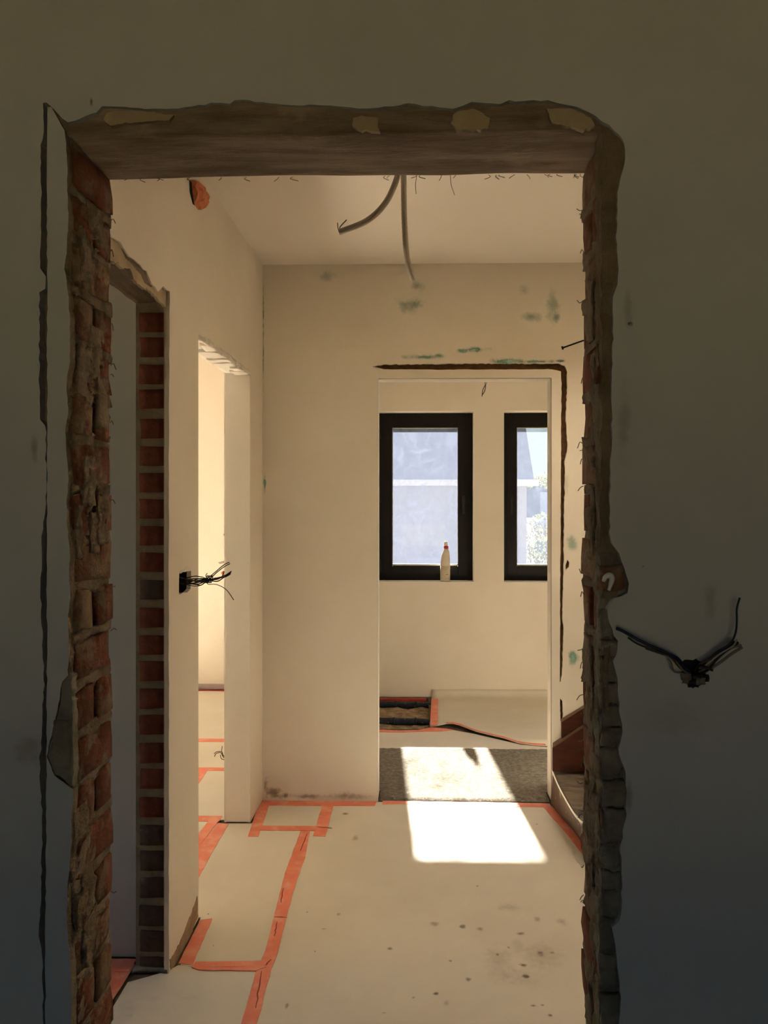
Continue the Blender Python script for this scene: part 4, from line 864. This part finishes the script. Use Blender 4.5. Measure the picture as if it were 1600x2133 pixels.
box('print', bp.x+.004, bp.x+.022, RY+0.05-.0292, RY+0.05-.026, bz+.052, bz+.056, M['ink'], bd)

# pipes in the trench
for lab, y, z, r, mt, L in (('dusty dark blue pipe lying in the trench along the back wall', 5.60, -0.012, 0.024, 'pipe_blue', 0.03), ('black pipe lying in the trench in front of the blue one', 5.17, -0.012, 0.024, 'black', 0.03)):
    root = empty('water_pipe', (-0.4, y, z)); tag(root, lab, 'pipe', 'pipes in the floor trench')
    tube('pipe', [(-0.88, y+.01, z), (-0.5, y, z+.003), (-0.2, y-.006, z), (0.0, y-.004, z-.004), (0.06, y-.004, z-.010)], r, M['pipe_blue'] if mt == 'pipe_blue' else M['pipe_blue'], root, 12)
    for xx in (-0.19, -0.045): tube('clip', [(xx-.006, y-.004, z), (xx+.006, y-.004, z)], r+.003, M['black'], root, 12, 0)
o = boxes('tape_strip', [(-0.86, 0.03, 5.66, 5.70, -0.01, 0.012)], M['tape_dark'], None, 0.004); tag(o, 'dark red strip running behind the dusty blue pipe', 'tape', 'red tape on the floor boards')

# wooden stair beside the far doorway: first step and the boards above it
stair = empty('staircase', (0.7, 3.5, 0.0)); tag(stair, 'brown wooden stair with a dusty curved first step', 'stairs')
top = [atZ(x, y, 0.163) for x, y in ((1152,1606),(1162,1631),(1178,1662),(1194,1689),(1204,1701),(1212,1709))] + [Vector((0.70,3.02,.163)), Vector((0.80,2.96,.163)), Vector((1.0,2.94,.163)), Vector((1.69,2.94,.163))]
bot = [atZ(x, y, 0.0) for x, y in ((1149,1679),(1167,1701),(1180,1715),(1194,1730),(1208,1749),(1222,1772))] + [Vector((0.78,3.10,0)), Vector((0.86,3.04,0)), Vector((1.0,3.02,0)), Vector((1.69,3.02,0))]
top[0].y = bot[0].y = FY-0.003
T = smooth_pts(top, 5); B = smooth_pts(bot, 5); n = len(T)
V = B + [p - Vector((-0.004, 0, .012)) for p in T]; mesh_obj('riser', V, [(i, i+1, n+i+1, n+i) for i in range(n-1)], M['step_side'], stair, True)
V = [p - Vector((0,0,.012)) for p in T] + [p - Vector((0.004,0.001,.006)) for p in T] + list(T); mesh_obj('nosing', V, [(i, i+1, n+i+1, n+i) for i in range(n-1)] + [(n+i, n+i+1, 2*n+i+1, 2*n+i) for i in range(n-1)], M['plaster_white'], stair, True)
poly = [(p.x, p.y) for p in T] + [(1.69, FY-.003)]
prism('tread', [[(p.x+.006, p.y) for p in T] + [(1.69, FY-.003)]], 'z', 0.14, 0.1615, M['film'], stair)
def fbox(pxs, Y0, Y1, mat, name):
    prism(name, [[(atY(x, y, Y0).x, atY(x, y, Y0).z) for x, y in pxs]], 'y', Y0, Y1, M[mat], stair)
fbox([(1151.5,1607),(1280,1607),(1280,1472),(1204,1523),(1151.5,1559)], 3.675, 3.690, 'brownwood', 'riser_board')
V0 = [atY(1151.5,1559,3.675), atY(1280,1472,3.675)]; V1 = [atY(1151.5,1548,3.736), atY(1280,1461,3.736)]
dz = Vector((0,0,.0015)); mesh_obj('board_edge', [V0[0]+dz, V0[1]+dz, V1[1]+dz, V1[0]+dz], [(0,1,2,3)], M['dustwood'], stair, False)
fbox([(1170.7,1542),(1280,1470),(1280,1437),(1204,1483),(1170.7,1504)], 3.712, 3.738, 'brownwood', 'wall_string')
V0 = [atY(1170.7,1504,3.712), atY(1280,1437,3.712)]; V1 = [v+Vector((0,0.026,0.006)) for v in V0]
mesh_obj('board_edge', [V0[0]+dz, V0[1]+dz, V1[1]+dz, V1[0]+dz], [(0,1,2,3)], M['dustwood'], stair, False)
for i in range(2): box('upper_tread', 0.96+0.27*i, 1.69, 3.05, 3.70, 0.16+0.18*i, 0.34+0.18*i, M['brownwood'], stair)

# ================================================================== OUTDOORS
GZ = -0.5
o = mesh_obj('ground', [(-80,-60,GZ),(80,-60,GZ),(80,140,GZ),(-80,140,GZ)], [(0,1,2,3)], M['ground']); tag(o, kind='structure')
hs = empty('neighbour_house', (-2.5, 16, GZ)); tag(hs, 'grey rendered house with slate roof and white gutter outside', 'building')
HX = atY(1097, 0, 16).x; EZ = atY(0, 1013, 16).z; EZ2 = atY(0, 1002, 15.7).z
box('wall', -9, HX, 16, 24, GZ, EZ, M['house_wall'], hs)
pk = EZ2 + 4.3*0.95
prism('gable', [[(16, EZ), (24, EZ), (20, EZ+3.8)]], 'x', -9, HX, M['house_wall'], hs)
V = [(-9.3,15.6,EZ2),(HX+.10,15.6,EZ2),(HX+.10,20,EZ2+4.1),(-9.3,20,EZ2+4.1),(HX+.10,24.4,EZ2),(-9.3,24.4,EZ2)]
rf = mesh_obj('roof', V, [(0,1,2,3),(3,2,4,5)], M['slate'], hs, False, False); md = rf.modifiers.new('t', 'SOLIDIFY'); md.thickness = 0.12
box('gutter', -9.3, HX+.18, 15.45, 15.62, atY(0,1013,15.6).z, EZ2+.02, M['gutter'], rf, 0.02)
tube('downpipe', [(HX-.25,15.94,EZ-.05),(HX-.25,15.94,GZ)], 0.05, M['gutter'], hs, 10, 0)
bn = empty('barn', (12, 48, GZ)); tag(bn, 'dark blue grey barn on the horizon', 'building')
bx0 = atY(1095,0,48).x; bxm = atY(1125,0,48).x; bz = atY(0,1022,48).z
box('wall', bx0-3, bxm, 48, 56, GZ, bz, M['barn'], bn); box('door_panel', bxm, bxm+6, 47.9, 56, GZ, bz-.1, M['barn_pale'], bn)
box('roof', bx0-3.3, bxm+6.3, 47.7, 56.3, bz, bz+.1, M['barn'], bn)
gw = empty('garden_wall', (atY(1130,0,30).x, 30, GZ)); tag(gw, 'low white garden wall across the meadow', 'wall')
box('wall', atY(1098,0,30).x, atY(1098,0,30).x+8, 30, 30.3, GZ, atY(0,1082,30).z, M['white_wall'], gw); box('coping', atY(1097,0,30).x, atY(1098,0,30).x+8.1, 29.9, 30.4, atY(0,1082,30).z, atY(0,1079,30).z, M['white_wall'], gw)
def leafy(name, label, cat, c, rx, ry, rz, n, ls, mat, seed, stem=True, group=None):
    rr = random.Random(seed); root = empty(name, (c[0], c[1], GZ)); tag(root, label, cat, group); V, Fc = [], []
    for i in range(n):
        while True:
            p = Vector((rr.uniform(-1,1), rr.uniform(-1,1), rr.uniform(-1,1)))
            if 0.25 < p.length < 1: break
        p *= 0.75 + 0.3*noise.noise(p*2.2 + Vector((seed,0,0)))
        q = Vector((c[0]+p.x*rx, c[1]+p.y*ry, c[2]+p.z*rz)); a = Vector((rr.gauss(0,1), rr.gauss(0,1), rr.gauss(0,1))).normalized(); b = a.cross(Vector((rr.gauss(0,1), rr.gauss(0,1), rr.gauss(0,1)))).normalized()
        k = len(V); s = ls*rr.uniform(.6,1.3); V += [q-a*s, q-b*s*.45, q+a*s, q+b*s*.45]; Fc.append((k,k+1,k+2,k+3))
    o = mesh_obj('foliage', V, Fc, M[mat], root, False, False); tag(o, kind='stuff')
    if stem:
        tube('trunk', [(c[0],c[1],GZ),(c[0]+.02,c[1],(GZ+c[2])/2),(c[0],c[1],c[2]+rz*.5)], max(.02, rx*.06), M['bark'], root, 8)
for i, (px, h, rw, TY) in enumerate([(1110,.9,2.0,58),(1124,1.3,2.2,64),(1138,.9,2.0,70)]):
    x = atY(px,0,TY).x; zt = atY(0,1000,TY).z
    leafy('tree', ['yellow green tree just right of the house gutter, behind the barn','tallest yellow green tree behind the barn','low yellow green tree behind the barn, partly cut by the door jamb'][i], 'tree', (x, TY, zt-1.6+h*.5), rw, rw, 1.9, 900, .22, 'leaf', 300+i, True, 'trees beyond the barn')
for i, (px, py, Y, rx, rz) in enumerate([(1116,1104,25.5,.75,.65),(1134,1098,23.4,.6,.55),(1120,1150,20.8,.7,.40),(1140,1146,18.6,.6,.5)]):
    p = atY(px, py, Y)
    leafy('shrub', ['dry shrub right of the house corner in front of the white garden wall','green shrub next to the dry one, nearer the jamb','low yellowish dry shrub under the green one','broad green shrub lowest in the narrow window view'][i], 'shrub', (p.x, Y, p.z), rx, rx*.8, rz, 420, .06, 'leaf_dry' if i % 2 == 0 else 'leaf', 400+i, True, 'shrubs outside the windows')
